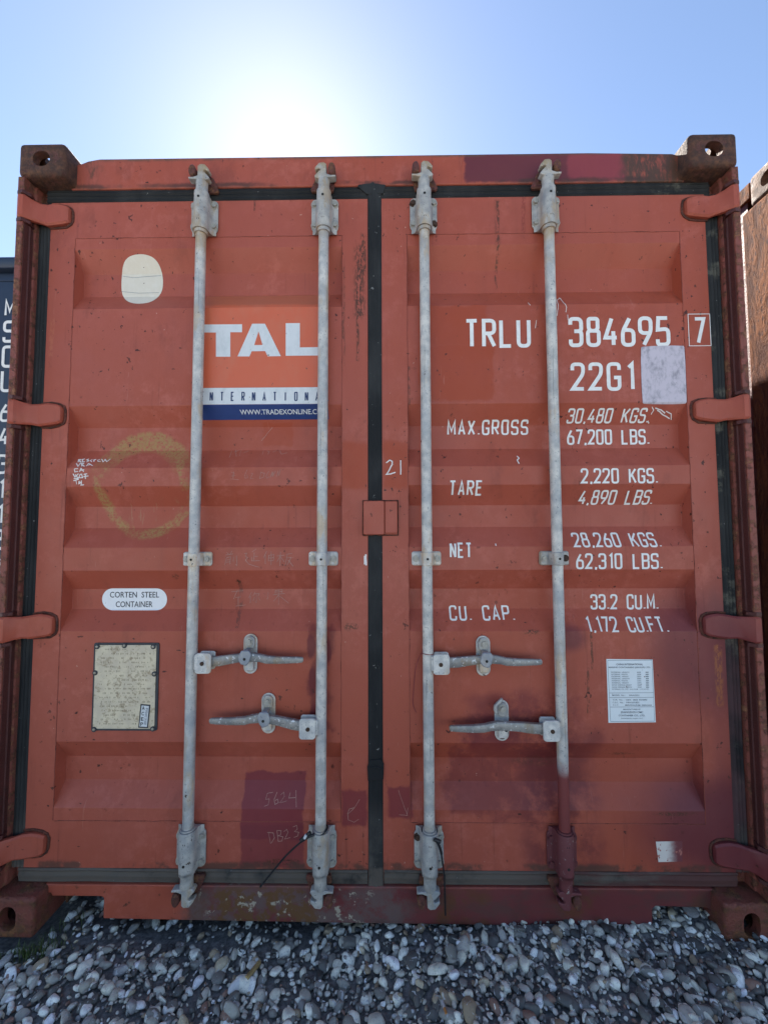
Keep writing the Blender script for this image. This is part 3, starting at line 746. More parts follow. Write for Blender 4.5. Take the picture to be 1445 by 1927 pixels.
# ---- bolts
def hexmesh():
    bm = bmesh.new()
    add_tube(bm, [(0, .0012, 0), (0, -.0012, 0)], .0135, 16)
    add_prism(bm, [(.0098*math.cos(R(60*i+12)), .0098*math.sin(R(60*i+12))) for i in range(6)], -.0095, -.0008, 'y')
    me = bpy.data.meshes.new('bolt'); bm.normal_update(); bm.to_mesh(me); bm.free()
    me.polygons.foreach_set('use_smooth', [True]*len(me.polygons)); me.set_sharp_from_angle(angle=R(35))
    return me
m_mbolt = simple('oversprayed_bolt', (.16, .045, .048), .6, .3, 60, .3)
MBM = hexmesh(); MBM.materials.append(m_mbolt)
MB, MBR = hexmesh(), hexmesh(); MB.materials.append(m_bolt); MBR.materials.append(m_rbolt)
def bolt(x, y, z, par, rusty=False, k=1.0):
    o = bpy.data.objects.new('bolt', MBM if (x > .5 and z < .45) else MBR if rusty else MB); o.location = (x, y, z)
    o.rotation_euler = (0, random.uniform(0, 1), 0); o.scale = (k, k, k); finish(o, par)
def dot(x, y, z, r, par, name='rivet'):
    tube(name, [(x, y+.002, z), (x, y-.0008, z)], r, m_dark, par, 10)

# ---- lock rods with brackets, cams and handles
CAMZ = [(330, 530), (185, 512), (180, 472), (300, 474), (395, 440), (395, 205), (450, 160), (560, 172), (655, 285), (650, 345), (555, 300), (525, 320), (530, 362), (562, 366), (668, 490), (640, 535), (590, 545)]
def cam_head(x, top, mir, par, mat):
    k = .000150; zz = 2.462 if top else .139; sg = 1 if top else -1
    poly = [(x + mir*(px-462)*k, zz + sg*(545-py)*k*.98) for px, py in CAMZ]
    o = prism('cam_head', poly, .014, .040, mat, par, bevel=.004)
    # keeper on the header / sill
    cx = x - mir*.0285; cz = zz + sg*.033
    ov = [(cx+.0125*math.cos(R(a)), cz+.021*math.sin(R(a))) for a in range(0, 360, 24)]
    prism('cam_keeper', ov, .010, .060, m_keeper, root, bevel=.005)
    bp = [(x+mir*.012, zz+sg*.046), (x+mir*.030, zz+sg*.034), (x+mir*.050, zz-sg*.010), (x+mir*.046, zz-sg*.020), (x-mir*.030, zz-sg*.020), (x-mir*.034, zz+sg*.004)]
    yy = .048 if top else .045
    prism('keeper_plate', bp, yy, .060, m_keeper, root, bevel=.003)
def guide(x, top, par, mat, rusty=()):
    """long bearing bracket at a rod's end"""
    if top: pz0, pz1, hz0, hz1 = 2.300, 2.418, 2.288, 2.416
    else: pz0, pz1, hz0, hz1 = .176, .296, .184, .309
    prism('guide_plate', rrect(x, (pz0+pz1)/2, .094, pz1-pz0, .016, 5), .0535, .0605, mat, par, bevel=.002)
    # half round housing flowing into the plate
    prof = [(-.042, .0535), (-.033, .050), (-.0275, .040)]
    prof += [(.0255*math.cos(R(a)), .030-.0255*math.sin(R(a))) for a in range(180+10, -11, -14)][0:]
    prof = [(-.042, .054), (-.033, .051), (-.0275, .042)] + [(-.0262*math.cos(R(a)), .030-.0262*math.sin(R(a))) for a in range(0, 181, 15)] + [(.0275, .042), (.033, .051), (.042, .054)]
    a, b = (pz0+.030, pz1-.036)
    bm = bmesh.new()
    def ring(z, k, xk=1.0): return [bm.verts.new((x+u*xk, .054+(v-.054)*k, z)) for u, v in prof]
    if top: seq = [(hz0, 1.0, 1.0), (hz0+.004, 1.03, 1.0), (b-.004, 1.0, 1.0), (b+.012, 1.0, .80), (b+.026, 1.0, .66), (hz1-.004, 1.0, .64), (hz1, .97, .62)]
    else: seq = [(hz0, .97, .62), (hz0+.004, 1.0, .64), (a-.026, 1.0, .66), (a-.012, 1.0, .80), (a+.004, 1.0, 1.0), (hz1-.004, 1.03, 1.0), (hz1, 1.0, 1.0)]
    rr = [ring(z, k, xk) for z, k, xk in seq]
    # the round part keeps its own radius where the wings fade out
    for (z, k, xk), rg in zip(seq, rr):
        if xk < 1:
            for v, (u, vv) in zip(rg, prof):
                if abs(u) <= .0263: v.co.x = x + u*(.93 if xk < .9 else .97)
                else: v.co.x = x + math.copysign(.0255 + (abs(u)-.0263)*(xk-.62)*2.2, u)
    for A, B in zip(rr, rr[1:]):
        for i in range(len(prof)-1): bm.faces.new((A[i], A[i+1], B[i+1], B[i]))
    bm.faces.new(rr[0]); bm.faces.new(rr[-1]); bmesh.ops.recalc_face_normals(bm, faces=bm.faces[:])
    from_bm('guide_housing', bm, mat, par, smooth=True)
    # neck and collar
    zc0, zc1 = (hz0-.012, hz0-.001) if top else (hz1+.001, hz1+.006)
    tube('collar', [(x, ROD_Y, zc0), (x, ROD_Y, zc1)], .0225, mat, par, 20)
    if top: tube('cam_neck', [(x, ROD_Y, 2.412), (x, ROD_Y, 2.423), (x, ROD_Y, 2.430), (x, ROD_Y, 2.446), (x, ROD_Y, 2.462), (x, ROD_Y, 2.470)], [.0250, .0250, .0200, .0195, .0205, .0150], mat, par, 18)
    else: tube('cam_neck', [(x, ROD_Y, .190), (x, ROD_Y, .178), (x, ROD_Y, .171), (x, ROD_Y, .155), (x, ROD_Y, .138), (x, ROD_Y, .130)], [.0250, .0250, .0200, .0195, .0205, .0150], mat, par, 18)
    yb = ROD_Y-.0262
    for z in ((hz0+.026, hz1-.022) if top else (hz0+.03, hz1-.03)): dot(x, yb, z, .0042, par)
    i = 0
    for dz in (pz0+.021, pz1-.021):
        for sx in (-1, 1):
            bolt(x+sx*.036, .0532, dz, par, i in rusty, .92); i += 1
def mid_bracket(x, par, mat, rusty=()):
    z = un(375, 1052, .05)[1]
    h = .0215
    prof = [(-.047, .0575), (-.047, .052), (-.0245, .050), (-.0205, .030), (-.0145, .014), (-.006, .0095), (.006, .0095), (.0145, .014), (.0205, .030), (.0245, .050), (.047, .052), (.047, .0575)]
    prism('rod_bracket', [(x+u, v) for u, v in prof], z-h, z+h, mat, par, axis='z', bevel=.003)
    prism('rod_bracket', rrect(x, z, .098, .047, .008, 4), .0578, .0605, mat, par, bevel=.001)
    dot(x, .0095, z, .004, par)
    for i, sx in enumerate((-1, 1)): bolt(x+sx*.035, .0515, z, par, i in rusty, .85)
def handle(rod, xp, zp, s, L, zh, par, hubx, broken=False):
    """handle pivoting at (xp, zp) and running s (+1 right, -1 left) for L metres"""
    # clevis on the rod
    prism('clevis', rrect(xp + s*.002, zp, .052, .064, .010, 4), .004, .012, m_pale, par, bevel=.002)
    prism('clevis', rrect(xp + s*.004, zp+.002, .050, .058, .008, 4), .034, .042, m_pale, par, bevel=.002)
    box('clevis_web', *sorted((xp - s*.030, xp - s*.016)), .010, .036, zp-.022, zp+.024, m_pale, par, .003)
    tube('pivot_pin', [(xp, .044, zp), (xp, .0015, zp)], .0065, m_rbolt, par, 12)
    hx = abs(hubx - xp)
    secs = [(-.012, .000, .014, .010), (.03, .000, .016, .009), (.055, .000, .0165, .009), (hx-.045, .0035, .0145, .009), (hx-.012, .006, .013, .010), (hx+.020, .007, .014, .010), (hx+.045, .004, .0125, .0095),
            (hx+.065, -.001, .0125, .009), (hx+.10, -.003, .0115, .008), (L-.02, -.0025, .0095, .007), (L-.004, -.002, .0085, .006), (L, -.002, .005, .0035)]
    bm = bmesh.new(); rings = []
    for u, dz, hh, tt in secs:
        zc = zp + dz + (zh-zp)*min(1, max(0, u/hx)); x = xp + s*u
        yc = .023 + (-.004 if u > hx-.02 else 0)
        rings.append([bm.verts.new((x, yc + tt*math.copysign(abs(math.cos(a))**.45, math.cos(a)), zc + hh*math.copysign(abs(math.sin(a))**.45, math.sin(a)))) for a in [2*math.pi*k/12 for k in range(12)]])
    for A, B in zip(rings, rings[1:]):
        for i in range(12): bm.faces.new((A[i], A[(i+1) % 12], B[(i+1) % 12], B[i]))
    bm.faces.new(rings[0]); bm.faces.new(rings[-1]); bmesh.ops.recalc_face_normals(bm, faces=bm.faces[:])
    from_bm('handle_bar', bm, m_bar, par, smooth=True)
    zc = zh + .006
    # retainer: oval back plate, raised lug above and swinging catch over the bar
    prism('handle_retainer', rrect(hubx, zc, .046, .130, .0228, 8), .0555, .0605, m_pale, par, bevel=.002)
    prism('retainer_lug', rrect(hubx, zc+.038, .034, .046, .0165, 7), .044, .0555, m_galv, par, bevel=.003)
    box('retainer_lug', hubx-.015, hubx+.015, .040, .0555, zc-.050, zc-.018, m_pale, par, .003)
    bolt(hubx, .043, zc+.043, par, False, .9); bolt(hubx, .0555, zc-.047, par, broken, .9)
    if not broken:
        ck = [(hubx+s*-.022, zc-.004), (hubx+s*-.014, zc-.018), (hubx+s*.004, zc-.024), (hubx+s*.014, zc-.012), (hubx+s*.021, zc+.010), (hubx+s*.013, zc+.024), (hubx-s*.013, zc+.024), (hubx-s*.019, zc+.008)]
        prism('retainer_catch', ck, .002, .0115, m_galvb, par, bevel=.003)
        box('catch_stem', hubx-.009, hubx+.009, .0115, .046, zc+.012, zc+.024, m_galvb, par, .003)
        dot(hubx-.001, .002, zc-.002, .0045, par, 'catch_hole')
    else:
        ck = [(hubx-.018, zc+.034), (hubx-.020, zc+.055), (hubx-.004, zc+.068), (hubx+.000, zc+.078), (hubx-.006, zc+.080), (hubx-.020, zc+.066), (hubx-.030, zc+.056), (hubx-.031, zc+.040), (hubx-.024, zc+.028)]
        prism('retainer_catch', ck, .030, .042, m_galv, par, bevel=.003)
        dot(hubx+.002, .012, zc-.010, .006, par, 'catch_hole')
s_, c_ = make_galv('bluish_galvanised', .36); m_galvb = s_.done(s_.mix(.3, c_, (.26, .32, .42)), .5, .2, .5)

labels = ['outermost left rod, nearest the cream data plate', 'left door rod beside the centre seam', 'right door rod beside the centre seam', 'rightmost rod, red with overspray at its foot']
rods = []
for i, x in enumerate(RODX):
    xb = [x, x, x, x][i]
    r = tube('lock_rod', [(x, ROD_Y, z) for z in np.linspace(.27, 2.33, 24)], .0172, m_rod, root, 24)
    r['label'] = labels[i]
    mir = 1 if i in (0, 2) else -1
    cam_head(x, True, mir, r, m_galv); cam_head(x, False, mir, r, m_galv)
    guide(x, True, r, m_galv, (1, 2) if i == 2 else ()); guide(x, False, r, m_galv, (2,) if i == 2 else ())
    mid_bracket(x, r, m_pale if i < 3 else m_galv, (1,) if i == 3 else ())
    rods.append(r)
YH = .01
def hp(px, py): return un(px, py, YH)
for i, (pp, hub, end) in enumerate((((382, 1248), (470, 1240), 571), ((580, 1371), (504, 1355), 395), ((829, 1250), (910, 1244), 1019), ((1038, 1375), (945, 1369), 845))):
    xp, zp = hp(*pp); hx, hz = un(hub[0], hub[1], .02); ex = un(end, hub[1], .02)[0]
    handle(i, xp, zp, 1 if i in (0, 2) else -1, abs(ex-xp), hz, rods[i], un(hub[0], hub[1], .05)[0], i == 3)

# ------------------------------------------------------------------ lettering: condensed stencil alphabet drawn as strokes
w_ = .36
GL = {
 'T': [[(0, 1), (w_, 1)], [(w_/2, 1), (w_/2, 0)]],
 'R': [[(0, 0), (0, 1), (w_, 1, 1), (w_, .50, 1), (0.02, .50)], [(w_*.42, .50), (w_, 0)]],
 'L': [[(0, 1), (0, 0), (w_*.92, 0)]],
 'U': [[(0, 1), (0, 0, 1), (w_, 0, 1), (w_, 1)]],
 '3': [[(0, .78), (0, 1, 1), (w_, 1, 1), (w_, .53, 1), (w_*.35, .53)], [(w_*.40, .53), (w_, .53, 1), (w_, 0, 1), (0, 0, 1), (0, .22)]],
 '8': [[(w_/2, 1), (w_*.92, 1, 1), (w_*.92, .54, 1), (w_*.08, .54, 1), (w_*.08, 1, 1), (w_/2, 1)], [(w_/2, .54), (w_, .54, 1), (w_, 0, 1), (0, 0, 1), (0, .54, 1), (w_/2, .54)]],
 '4': [[(w_*.62, 1), (0, .28), (w_*1.05, .28)], [(w_*.74, .52), (w_*.74, 0)]],
 '6': [[(w_*.66, 1), (0, .50, 1), (0, 0, 1), (w_, 0, 1), (w_, .56, 1), (w_*.08, .56)]],
 '9': [[(w_*.34, 0), (w_, .50, 1), (w_, 1, 1), (0, 1, 1), (0, .44, 1), (w_*.92, .44)]],
 '5': [[(w_*.95, 1), (w_*.12, 1), (w_*.03, .56), (w_, .60, 1), (w_, 0, 1), (0, 0, 1), (0, .2)]],
 '2': [[(0, .76), (0, 1, 1), (w_, 1, 1), (w_, .62, 1), (0, .02), (w_*1.02, .02)]],
 'G': [[(w_, .76), (w_, 1, 1), (0, 1, 1), (0, 0, 1), (w_, 0, 1), (w_, .46), (w_*.5, .46)]],
 '1': [[(w_*.22, .86), (w_*.55, 1), (w_*.55, 0)]],
 '7': [[(0, 1), (w_, 1), (w_*.30, 0)]],
 '0': [[(w_/2, 1), (w_, 1, 1), (w_, 0, 1), (0, 0, 1), (0, 1, 1), (w_/2, 1)]],
 'O': [[(w_/2, 1), (w_, 1, 1), (w_, 0, 1), (0, 0, 1), (0, 1, 1), (w_/2, 1)]],
 'M': [[(0, 0), (0.01, 1), (w_*.6, .25), (w_*1.19, 1), (w_*1.2, 0)]],
 'A': [[(0, 0), (w_*.5, 1), (w_, 0)], [(w_*.16, .30), (w_*.84, .30)]],
 'X': [[(0, 0), (w_, 1)], [(0, 1), (w_, 0)]],
 'S': [[(w_, .78), (w_, 1, 1), (0, 1, 1), (0, .53, 1), (w_, .53, 1), (w_, 0, 1), (0, 0, 1), (0, .22)]],
 'E': [[(w_*.95, 1), (0, 1), (0, 0), (w_*.95, 0)], [(0, .52), (w_*.8, .52)]],
 'F': [[(w_*.95, 1), (0, 1), (0, 0)], [(0, .52), (w_*.8, .52)]],
 'N': [[(0, 0), (0, 1)], [(w_*.06, 1), (w_*.94, 0)], [(w_, 0), (w_, 1)]],
 'K': [[(0, 0), (0, 1)], [(w_, 1), (.03, .42)], [(w_*.35, .58), (w_, 0)]],
 'B': [[(0, .53), (0, 1), (w_, 1, 1), (w_, .53, 1), (0, .53)], [(0, .53), (0, 0), (w_, 0, 1), (w_, .53, 1)]],
 'C': [[(w_, .74), (w_, 1, 1), (0, 1, 1), (0, 0, 1), (w_, 0, 1), (w_, .26)]],
 'P': [[(0, 0), (0, 1), (w_, 1, 1), (w_, .46, 1), (0.02, .46)]],
 'I': [[(w_*.1, 1), (w_*.1, 0)]], 'D': [[(0, 0), (0, 1), (w_, 1, 1), (w_, 0, 1), (0, 0)]],
 'V': [[(0, 1), (w_/2, 0), (w_, 1)]], 'W': [[(0, 1), (w_*.3, 0), (w_*.6, .8), (w_*.9, 0), (w_*1.2, 1)]],
 'Y': [[(0, 1), (w_/2, .5), (w_, 1)], [(w_/2, .5), (w_/2, 0)]], 'Z': [[(0, 1), (w_, 1), (0, 0), (w_, 0)]],
 '.': [[(.03, .0), (.03, .075)]], ',': [[(.05, .08), (.02, -.10)]], '-': [[(0, .5), (w_*.7, .5)]],
}
GW = {'M': w_*1.2, 'W': w_*1.2, '.': .07, ',': .08, '1': w_*.62, 'I': w_*.2, '-': w_*.7}
def fillet(pts, r, n=5):
    out = []
    for i, p in enumerate(pts):
        P = Vector(p[:2])
        if len(p) == 3 and 0 < i < len(pts)-1:
            A, B = Vector(pts[i-1][:2]), Vector(pts[i+1][:2]); rr = min(r, (A-P).length*.5, (B-P).length*.5) if True else r
            a, b = P+(A-P).normalized()*rr, P+(B-P).normalized()*rr
            for k in range(n+1):
                t = k/n; out.append(a*(1-t)**2 + P*2*t*(1-t) + b*t*t)
        else: out.append(P)
    res = [out[0]]
    for p in out[1:]:
        if (p-res[-1]).length > 1e-5: res.append(p)
    return res
def ribbon(bm, pts, th, lay):
    """flat stroke with mitred joints in the x-z plane; lay lifts it a hair off earlier strokes"""
    n = len(pts); closed = (pts[0]-pts[-1]).length < 1e-6
    if closed: pts = pts[:-1]; n -= 1
    L, Rr = [], []
    for i in range(n):
        a = pts[(i-1) % n] if (closed or i > 0) else None; b = pts[(i+1) % n] if (closed or i < n-1) else None
        d1 = (pts[i]-a).normalized() if a is not None else None; d2 = (b-pts[i]).normalized() if b is not None else None
        if d1 is None: d1 = d2
        if d2 is None: d2 = d1
        n1 = Vector((-d1.y, d1.x)); n2 = Vector((-d2.y, d2.x)); m = (n1+n2)
        m = m.normalized() if m.length > 1e-4 else n1
        k = min(2.2, 1/max(.35, m.dot(n1)))
        L.append(pts[i]+m*th/2*k); Rr.append(pts[i]-m*th/2*k)
    vl = [bm.verts.new((p.x, lay-.0002*i/n, p.y)) for i, p in enumerate(L)]; vr = [bm.verts.new((p.x, lay-.0002*i/n, p.y)) for i, p in enumerate(Rr)]
    for i in range(n if closed else n-1):
        j = (i+1) % n; bm.faces.new((vr[i], vr[j], vl[j], vl[i]))
def drape(bm, lift):
    """cut the flat shape at the bends of the door and lay it on the pressed surface"""
    for z in ZBREAK:
        g = bm.verts[:] + bm.edges[:] + bm.faces[:]
        bmesh.ops.bisect_plane(bm, geom=g, plane_co=(0, 0, z), plane_no=(0, 0, 1), dist=1e-6)
    for v in bm.verts: v.co.y = surf(v.co.x, v.co.z) - lift + v.co.y
    for f in bm.faces:
        f.normal_update()
        if f.normal.y > 0: f.normal_flip()
def stroke_layout(text, gap=.20, space=.55):
    x = 0; out = []
    for ch in text:
        if ch == ' ': x += space; continue
        out.append((ch, x)); x += GW.get(ch, w_) + (gap if ch not in '.,' else gap*.9)
    return out, x - gap
def stencil(text, px0, py0, px1, py1, parent, mat=m_white, th=.125, gap=.20, space=.55, lift=.0009, name='lettering', tilt=0.0, conform=True, radius=.17):
    """text inside the box whose photograph corners are given"""
    ym = (py0+py1)/2
    xa = ud(px0, ym)[0]; xb = ud(px1, ym)[0]; zt = ud((px0+px1)/2, py0)[1]; zb = ud((px0+px1)/2, py1)[1]
    lay, Wt = stroke_layout(text, gap, space); hh = zt-zb; t = th*hh
    sx = (xb-xa-t)/Wt; sz = hh-t
    bm = bmesh.new(); k = 0
    for ch, gx in lay:
        for i, st in enumerate(GL[ch]):
            pts = fillet([(xa+t/2+(gx+p[0])*sx + tilt*p[1]*sz, zb+t/2+p[1]*sz) + ((1,) if len(p) == 3 else ()) for p in st], radius*sz)
            ribbon(bm, pts, t, -.00025*i)
    drape(bm, lift)
    return from_bm(name, bm, mat, parent)
D = doorR
stencil('TRLU', 874, 600, 998, 655, D, gap=.24)
stencil('384695', 1069, 596, 1260, 653, D, gap=.22)
stencil('7', 1304, 597, 1327, 648, D)
stencil('22G1', 1073, 682, 1194, 736, D, gap=.24)
x0, z0 = ud(1296, 651); x1, z1 = ud(1334, 591); bm = bmesh.new()
ribbon(bm, [Vector(p) for p in ((x0, z0), (x1, z0), (x1, z1), (x0, z1), (x0, z0))], .0022, 0); drape(bm, .0009); from_bm('check_digit_box', bm, m_white, D)
stencil('MAX.GROSS', 841, 790, 993, 819, D, gap=.26)
stencil('30,480 KGS.', 1067, 768, 1222, 797, D)
stencil('67,200 LBS.', 1066, 808, 1221, 837, D)
stencil('TARE', 845, 904, 908, 933, D, gap=.26)
stencil('2,220 KGS.', 1092, 881, 1237, 910, D)
stencil('4,890 LBS.', 1089, 922, 1230, 950, D)
stencil('NET', 846, 1021, 888, 1050, D, gap=.26)
stencil('28,260 KGS.', 1076, 1002, 1240, 1030, D)
stencil('62,310 LBS.', 1083, 1041, 1246, 1071, D)
stencil('CU. CAP.', 845, 1139, 967, 1168, D, gap=.26)
stencil('33.2 CU.M.', 1110, 1118, 1238, 1147, D)
stencil('1,172 CU.FT.', 1101, 1160, 1254, 1190, D)

def scribble(strokes, parent, mat=m_scr, th=.0018, name='scratched_writing', lift=.0008):
    """thin hand-drawn lines; strokes in photograph points"""
    bm = bmesh.new()
    for i, st in enumerate(strokes):
        pts = [Vector(ud(*p)) for p in st]; q = []
        for a, b in zip(pts, pts[1:]):
            for k in range(3): q.append(a.lerp(b, k/3))
        q.append(pts[-1]); ribbon(bm, [p + Vector((random.gauss(0, .0003), random.gauss(0, .0003))) for p in q], th*random.uniform(.7, 1.2), -.00006*(i % 4))
    drape(bm, lift)
    return from_bm(name, bm, mat, parent)
def zz(ox, oy, k, L): return [[(ox+x/k, oy+y/k) for x, y in s] for s in L]
scribble([[(727, 871), (733, 866), (738, 868), (738, 874), (730, 889), (727, 893), (735, 892), (744, 889)], [(754, 866), (754, 893)]], doorR, m_chalk, .0034, 'chalk_number')
# characters scratched between the left door's rods (zoomed sheet: origin 330,1020, factor 3.6125)
scribble(zz(330, 1020, 3.6125, [
 [(352, 70), (366, 84)], [(385, 62), (376, 84)], [(345, 88), (395, 80)], [(350, 104), (338, 156)], [(352, 106), (376, 100), (374, 150)], [(350, 122), (372, 118)], [(346, 138), (372, 134)], [(398, 100), (396, 132)], [(418, 92), (420, 158), (410, 152)],
 [(470, 78), (488, 74), (478, 100), (492, 104), (478, 130)], [(476, 118), (500, 150), (570, 170)], [(552, 46), (524, 68)], [(538, 70), (534, 128)], [(540, 98), (564, 96)], [(520, 100), (520, 128), (576, 126)],
 [(622, 62), (602, 106)], [(614, 90), (612, 150)], [(636, 88), (634, 130)], [(636, 90), (672, 86), (668, 128)], [(636, 108), (670, 106)], [(636, 128), (668, 124)], [(654, 62), (652, 156)],
 [(692, 94), (742, 90)], [(716, 66), (712, 164)], [(714, 96), (692, 136)], [(716, 100), (742, 134)], [(752, 84), (796, 76)], [(762, 88), (748, 160)], [(764, 108), (790, 104), (760, 156)], [(768, 122), (802, 164)],
 [(382, 338), (466, 330)], [(424, 324), (398, 388)], [(412, 376), (446, 372)], [(430, 374), (428, 428)], [(414, 434), (480, 426)],
 [(520, 340), (500, 380)], [(512, 366), (510, 416)], [(544, 338), (530, 366)], [(538, 352), (572, 350), (564, 370)], [(554, 356), (552, 412), (544, 404)], [(540, 376), (530, 400)], [(566, 378), (578, 396)],
 [(632, 340), (630, 388), (622, 384)], [(682, 326), (680, 352)], [(682, 328), (728, 322), (724, 348)], [(682, 340), (726, 336)], [(664, 358), (744, 350)], [(704, 322), (702, 428)], [(702, 362), (668, 402)], [(706, 364), (772, 416)]]), doorL, m_scr, .0017)
# marks above them (origin 340,520, factor 2.89)
scribble(zz(340, 520, 2.89, [
 [(276, 1066), (292, 1070), (280, 1088), (300, 1082)], [(290, 1062), (286, 1100)], [(272, 1102), (318, 1106)], [(362, 1052), (350, 1082), (352, 1100), (366, 1094), (362, 1078)], [(384, 1070), (394, 1074), (380, 1100), (396, 1100)],
 [(440, 1062), (430, 1102)], [(436, 1066), (458, 1072), (450, 1094), (430, 1100)], [(482, 1060), (466, 1082), (470, 1098), (484, 1090)], [(500, 1062), (488, 1096), (506, 1062), (500, 1092), (518, 1058)], [(522, 1090), (530, 1058), (534, 1084), (544, 1050)],
 [(280, 950), (266, 986)], [(292, 956), (318, 946)], [(300, 944), (304, 980)], [(330, 944), (322, 976)], [(344, 960), (372, 950)], [(452, 948), (446, 970)], [(470, 950), (484, 952), (474, 970)], [(500, 956), (520, 950)], [(540, 948), (548, 968), (580, 960)],
 [(440, 894), (500, 822)]]), doorL, m_scr, .0013)
scribble(zz(400, 1400, 2.89, [
 [(330, 262), (300, 268), (290, 300), (310, 298), (304, 330), (282, 338)], [(352, 262), (336, 300), (340, 328), (360, 318), (354, 300), (342, 306)], [(372, 276), (388, 262), (392, 284), (368, 318), (404, 308)], [(424, 262), (416, 294), (452, 290)], [(454, 250), (456, 344)],
 [(306, 478), (316, 540)], [(298, 480), (330, 482), (338, 510), (318, 540)], [(352, 470), (358, 528)], [(350, 470), (374, 470), (370, 494), (356, 498)], [(356, 498), (384, 504), (378, 526), (358, 528)], [(388, 476), (404, 464), (412, 480), (392, 516), (424, 508)],
 [(436, 450), (458, 442), (462, 462), (446, 474), (470, 480), (462, 500), (442, 506)],
 [(800, 300), (770, 350), (736, 380), (738, 412), (770, 424), (796, 408)], [(772, 346), (744, 352), (734, 380)]]), doorL, m_scr, .0017)
scribble(zz(400, 1400, 2.89, [[(1010, 250), (1034, 320), (1060, 390)], [(1014, 384), (1056, 388), (1062, 346)]]), doorR, m_scr, .0013)
# white marker note beside the left seam (origin 0,560, factor 2.89)
scribble(zz(0, 560, 2.89, [
 [(430, 880), (428, 896)], [(430, 880), (442, 882), (432, 888), (446, 896)], [(464, 878), (450, 880), (452, 894), (466, 892)], [(486, 878), (474, 882), (486, 888), (474, 894)], [(506, 880), (494, 886), (504, 894)],
 [(514, 880), (514, 894)], [(514, 884), (526, 880)], [(548, 880), (534, 884), (536, 892), (550, 890)], [(556, 878), (564, 894), (574, 880), (584, 892), (604, 878)],
 [(418, 902), (428, 918), (440, 900)], [(448, 918), (446, 902), (458, 902), (450, 910), (464, 918)], [(470, 918), (484, 902), (508, 914)], [(476, 912), (496, 908)],
 [(428, 930), (408, 932), (410, 948), (428, 946)], [(436, 948), (444, 928), (458, 946)], [(438, 940), (462, 936)],
 [(400, 958), (410, 976), (430, 958)], [(412, 962), (428, 984), (404, 984)], [(440, 960), (432, 980), (452, 980), (448, 962), (438, 962)], [(458, 962), (478, 958)], [(466, 956), (468, 986)], [(456, 974), (484, 970)],
 [(402, 996), (432, 988)], [(416, 992), (420, 1016)], [(434, 998), (432, 1012), (444, 1006), (446, 996)], [(446, 1004), (444, 1020), (460, 1018)]]), doorL, m_chalk, .0030, 'marker_writing')
# drips of white paint by the number
scribble(zz(945, 220, 2.89, [[(310, 984), (296, 1000), (302, 1040), (296, 1082)], [(312, 986), (330, 1010), (348, 1034), (344, 1062)], [(354, 1076), (356, 1106)], [(184, 1106), (178, 1150)], [(138, 1010), (150, 1026)]]), doorR, m_chalk, .0024, 'paint_drip')
scribble([[(972, 858), (976, 862), (973, 866), (976, 873)], [(932, 1023), (933, 1027)]], doorR, m_chalk, .004, 'paint_drip')
scribble([[(1232, 768), (1243, 772), (1250, 778)], [(1226, 766), (1229, 772), (1224, 780)], [(1236, 772), (1247, 781), (1259, 788)], [(1252, 774), (1262, 779), (1262, 790)], [(1218, 792), (1220, 797)]], doorR, m_chalk, .003, 'paint_drip')
scribble([[(686, 1046), (686, 1062)], [(688.5, 1043), (689, 1064)]], doorL, m_chalk, .006, 'paint_drip')

# ---- decals
def decal(name, poly_px, mat, parent, lift=.0006, lay=0.0, label=None, flatdoor=True):
    bm = bmesh.new(); vs = [bm.verts.new((x, lay, z)) for x, z in [ud(*p) for p in poly_px]]
    bm.faces.new(vs); drape(bm, lift); o = from_bm(name, bm, mat, parent)
    if label: o['label'] = label
    return o
def rpoly(x0, y0, x1, y1, r, n=6, sh=(0, 0, 0, 0)):
    out = []
    for cx, cy, a0 in ((x1-r, y0+r, -90), (x1-r, y1-r, 0), (x0+r, y1-r, 90), (x0+r, y0+r, 180)):
        for i in range(n+1):
            a = R(a0+90*i/n); out.append((cx+r*math.cos(a), cy+r*math.sin(a)))
    return out
# metric rectangles for the logo so its edges are straight on the pressed door
lx0, lx1 = ud(379, 650)[0], ud(617.5, 650)[0]
zA, zB, zC, zD = ud(490, 557)[1], ud(490, 729.5)[1], ud(490, 761)[1], ud(490, 790)[1]
def rect_decal(name, x0, x1, z0, z1, mat, parent, lift=.0006):
    bm = bmesh.new(); bm.faces.new([bm.verts.new(p) for p in ((x0, 0, z0), (x1, 0, z0), (x1, 0, z1), (x0, 0, z1))])
    drape(bm, lift); return from_bm(name, bm, mat, parent)
logo = rect_decal('logo_decal', lx0, lx1, zB+.0006, zA, m_orange, root); logo['label'] = 'orange decal with large white letters TAL'
rect_decal('logo_band', lx0, lx1, zC+.0006, zB, m_dwhite, logo)
rect_decal('logo_band', lx0, lx1, zD, zC, m_navy, logo)
def poly_letter(polys, parent, mat, lift=.0012):
    bm = bmesh.new()
    for pl in polys: bm.faces.new([bm.verts.new((*[ud(*p)[0]], 0, ud(*p)[1])) for p in pl])
    drape(bm, lift); return from_bm('lettering', bm, mat, parent)
poly_letter([[(385, 611), (456, 610.5), (456, 625.5), (434, 625.5), (434, 671.5), (407, 671.5), (407, 626), (385, 626)]], logo, m_dwhite)
poly_letter([[(475, 609.5), (499, 609.5), (529, 670.5), (504, 670.8), (499.5, 661), (474, 661.3), (470, 671), (447.5, 671)],], logo, m_dwhite)
poly_letter([[(487, 624), (494.5, 649.5), (479, 649.7)]], logo, m_orange, .0016)
poly_letter([[(538, 608.5), (564.5, 608.3), (564.5, 654), (601, 653.5), (601, 669.3), (538, 669.8)]], logo, m_dwhite)
